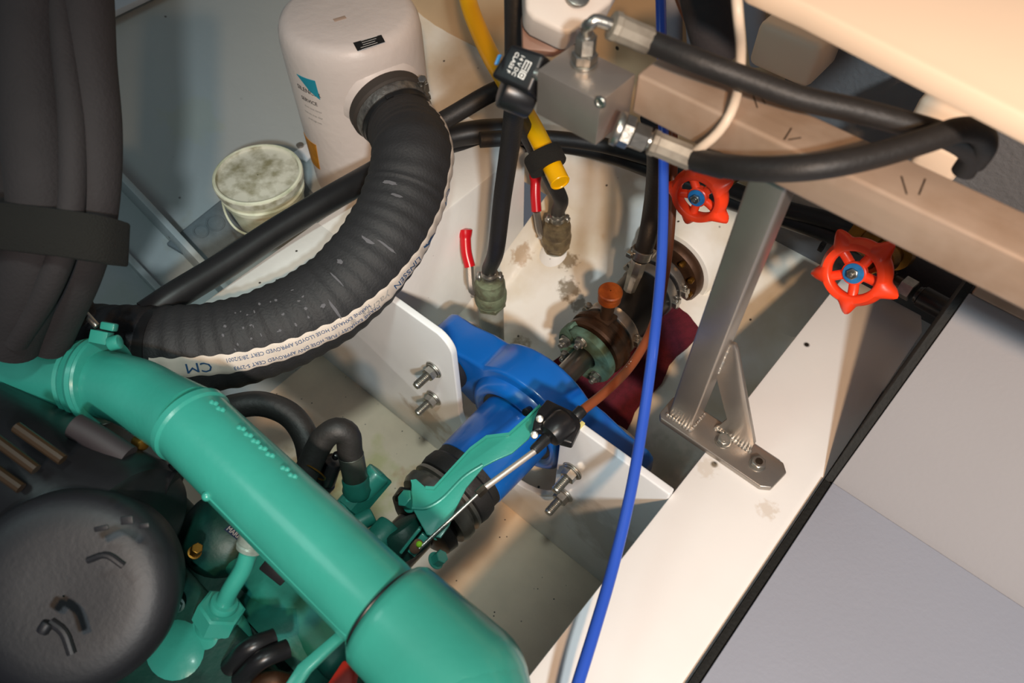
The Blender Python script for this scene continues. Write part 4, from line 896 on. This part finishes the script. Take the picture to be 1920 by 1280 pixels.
# air filter
fc = T(118, 1118, .76); fn = camv(.22, .12, 1)
af = thing('air_filter', 'big round black plastic air filter housing in the foreground', 'air filter', fc)
obj('filter_cover', MB().lathe(fc-fn*.055, fn, [(-.03, .100), (.0, .104), (.020, .107), (.034, .106), (.043, .102), (.050, .095), (.054, .083), (.056, .065), (.054, .04), (.053, .001)], 72, cap=False), M['filter'], af)
xx, yy, _ = basis(fn)
for a_ in (0,):
    obj('moulded_arrow', MB().tube([T(232, 1060, .717), T(200, 1040, .715), T(165, 1050, .716)], .0035, 8, .004), M['filter'], af)
obj('moulded_marks', MB().box(T(190, 990, .716), (.014, .005, .003), (camv(1, .2, 0), camv(-.2, 1, 0), fn)).box(T(238, 975, .714), (.012, .008, .003), (camv(1, .1, 0), camv(-.1, 1, 0), fn)).box(T(270, 985, .713), (.010, .005, .003), (camv(1, .1, 0), camv(-.1, 1, 0), fn)), M['filter'], af, bevel=.001)
obj('cover_clip', MB().rcyl(T(78, 1186, .712), T(92, 1165, .714), .006, .002).tube([T(95, 1165, .716), T(120, 1185, .716), T(135, 1225, .716)], .0045, 10, .005), M['filter'], af)
# ribbed intake housing behind the filter with slots and a brown pipe
ih = thing('intake_housing', 'dark slotted intake housing between the air filter and the green pipe', 'housing', T(70, 880, .88))
obj('housing_body', MB().rcyl(T(-60, 830, .95), T(250, 1010, .86), .090, .02, 48), M['plast'], ih)
for (a_, b_) in (((30, 800), (118, 862)), ((-10, 822), (68, 880)), ((-30, 865), (40, 915))):
    obj('slot_rib', MB().tube([T(*a_, .80), T(*b_, .80)], .0062, 10, .02), mat('amber_rib', '#38291a', .4), ih)
obj('intake_pipe', MB().tube([T(140, 798, .86), T(180, 820, .86), T(240, 858, .86)], .015, 18, .006), mat('brown_hose_rubber', '#2f282a', .6, bump=.2), ih)
obj('intake_pipe', MB().tube([T(215, 870, .90), T(270, 880, .90), T(330, 905, .90)], .018, 18, .006, rf=lambda s, L: (lambda a_, s=s: .018+.0018*math.sin(s*500))), M['plast'], ih)
obj('brass_plug', MB().rcyl(T(256, 825, .9), T(270, 835, .89), .008), M['brass'], ih)

# ================================================================== CABLE BRACKET AND BALL JOINT
br = thing('cable_bracket', 'turquoise painted sheet steel bracket arm holding the control cable', 'bracket', P(790, 960, .40))
zq = .43
pl_ = [(770, 899), (780, 897), (798, 913), (814, 914), (845, 880), (881, 841), (912, 818), (954, 813), (985, 785), (1012, 759), (1022, 762), (1008, 783), (992, 821), (960, 849), (930, 862), (907, 874), (874, 914), (851, 960), (842, 985), (826, 1008), (800, 1002), (773, 952)]
obj('bracket_arm', MB().prism([P(x, y, zq+.02*(x-770)/250) for x, y in pl_], (0, 0, -.004)), M['teal'], br, bevel=.0012)
edge = [(798, 913), (814, 914), (845, 880), (881, 841), (912, 818), (954, 813), (985, 785), (1012, 759)]
m = MB()
for (a_, b_) in zip(edge, edge[1:]):
    A1, B1 = P(*a_, zq+.02*(a_[0]-770)/250), P(*b_, zq+.02*(b_[0]-770)/250); m.prism([A1, B1, B1+V((0, 0, .004)), A1+V((0, 0, .004))], V((.003, -.003, 0)))
obj('bracket_lip', m, M['teal'], br)
ed2 = [(773, 952), (800, 952), (830, 935), (870, 895), (905, 872)]
obj('bracket_fold', MB().tube([P(x, y, zq+.001+.02*(x-770)/250) for x, y in ed2], .0022, 8, .004), M['teal'], br)
obj('bracket_web', MB().prism([P(770, 899, zq), P(773, 952, zq), P(790, 985, zq), P(815, 1012, zq), P(815, 1012, .36), P(773, 952, .36)], V((.003, .002, 0))), M['teal'], br)
bj = thing('cable_joint', 'black ribbed cable end joint with a steel pull rod on the turquoise bracket', 'cable joint', P(1045, 805, .47))
zc = .465
jx = (P(1075, 783, zc)-P(1005, 850, zc)).normalized()
obj('joint_flange', MB().prism([P(x, y, zc-.008) for x, y in ((1008, 778), (1025, 758), (1045, 768), (1082, 785), (1088, 808), (1072, 842), (1050, 836), (1012, 815), (996, 823), (1000, 800))], (0, 0, .016)), M['plast'], bj, bevel=.003, seg=3)
c = P(1045, 803, zc+.006)
obj('joint_socket', MB().lathe(c-jx*.018, jx, [(0, .010), (.002, .016), (.008, .0185), (.014, .020), (.030, .0205), (.036, .018)], 32), M['plast'], bj)
obj('rubber_gaiter', MB().lathe(P(1000, 845, zc), jx, [(0, .0062), (.003, .0072), (.026, .0080), (.028, .0115), (.031, .0115), (.033, .0095), (.036, .0130), (.039, .0130), (.041, .011), (.044, .015), (.047, .015), (.05, .012)], 28), M['rub_s'], bj)
for px, py in ((1012, 785), (1002, 815)): obj('clamp_screw', MB().rcyl(P(px, py, zc+.008), P(px, py, zc+.014), .0055, .0015, 16), M['chrome'], bj)
obj('yellow_mark', MB().box(P(1088, 798, zc-.004), (.006, .014, .004)), mat('pale_yellow_tape', '#d8cf80', .6), bj, bevel=.0005)
obj('cable_ferrule', MB().rcyl(P(1078, 782, zc+.004), P(1092, 768, zc+.006), .0085, .001), M['rub_s'], bj)
ra, rb, rc = P(1006, 843, zc), P(908, 915, zc-.010), P(786, 1028, zc-.03)
obj('pull_rod', MB().cyl(ra, rb, .0042), mat('satin_rod', '#c9bfb6', .35, metal=.6), bj)
dq = (rc-rb).normalized()
obj('rod_lock_nut', MB().hexa(rb-dq*.002, rb+dq*.012, .0062), M['steel_dark'], bj)
obj('pull_rod', MB().cyl(rb, rc, .0023), M['chrome'], bj)
obj('clevis', MB().box(P(785, 1020, .415), (.012, .030, .010), (camv(1, -.8, 0), camv(.8, 1, 0), camv(0, 0, 1))).box(P(770, 1012, .42), (.004, .040, .014), (camv(1, -.8, 0), camv(.8, 1, 0), camv(0, 0, 1))), M['teal'], bj, bevel=.001)
obj('clevis_pin', MB().rcyl(P(776, 1030, .42), P(786, 1018, .432), .007, .001), M['wood'], bj)
obj('paint_mark', MB().sphere(P(786, 1020, .438), .0042, 12), mat('lime_paint_mark', '#9fe02a', .4), bj)

# ================================================================== BLACK SLEEVES AT THE LEFT
def sleeve(lbl, pts, r, m): return tag(obj('insulated_pipe', MB().tube(pts, r, 32, .008, rf=lambda s, L: (lambda a_, s=s: r*(1+.02*math.sin(s*40)))), m), lbl, 'pipe')
sleeve('widest black foam covered pipe at the photo edge, bound by the black strap', [T(60, -80, .80), T(62, 100, .80), T(70, 250, .80), T(78, 400, .81), T(60, 520, .84), T(20, 640, .9)], .034, M['foam'])
sleeve('thin black pipe squeezed between the two fat foam covered pipes', [T(108, -80, .80), T(122, 90, .79), T(137, 250, .785), T(130, 420, .79), T(90, 540, .82), T(30, 640, .87)], .0135, M['foam'])
sleeve('black foam covered pipe nearest the hull side, bound by the black strap', [T(158, -80, .81), T(168, 90, .81), T(178, 250, .81), T(172, 400, .82), T(140, 520, .86), T(90, 640, .93)], .0265, M['foam'])
sleeve('black pipe behind the foam covered pipes at the photo edge', [T(-10, 300, .9), T(20, 420, .9), T(60, 500, .93), T(100, 600, .97)], .05, M['foam'])
vs = []; sp_ = MB(); N_ = 40
cS = T(100, 440, .81); ux = camv(1, -.12, 0)
for wofs, lift in ((0, 0),):
    vs = []
    for i in range(N_):
        a_ = 2*math.pi*i/N_; ca, sa = math.cos(a_), math.sin(a_)
        p_ = cS+ux*(.073*math.copysign(abs(ca)**.6, ca))+fn*0-FW*(.041*math.copysign(abs(sa)**.6, sa)); vd_ = camv(-.05, -1, 0)
        for w_, e in ((-.024, 0), (-.022, .0015), (.022, .0015), (.024, 0)): vs.append(p_+vd_*w_+(p_-cS).normalized()*e)
    fs = [(4*i+j, 4*i+j+1, (4*i+5+j) % (4*N_), (4*i+4+j) % (4*N_)) for i in range(N_) for j in range(3)]+[tuple(range(0, 4*N_, 4)), tuple(range(3, 4*N_, 4))]
sp_.add(vs, fs); ss = tag(obj('binding_strap', sp_, M['velcro'], ang=.9), 'wide black strap bound around the foam covered pipes', 'strap')
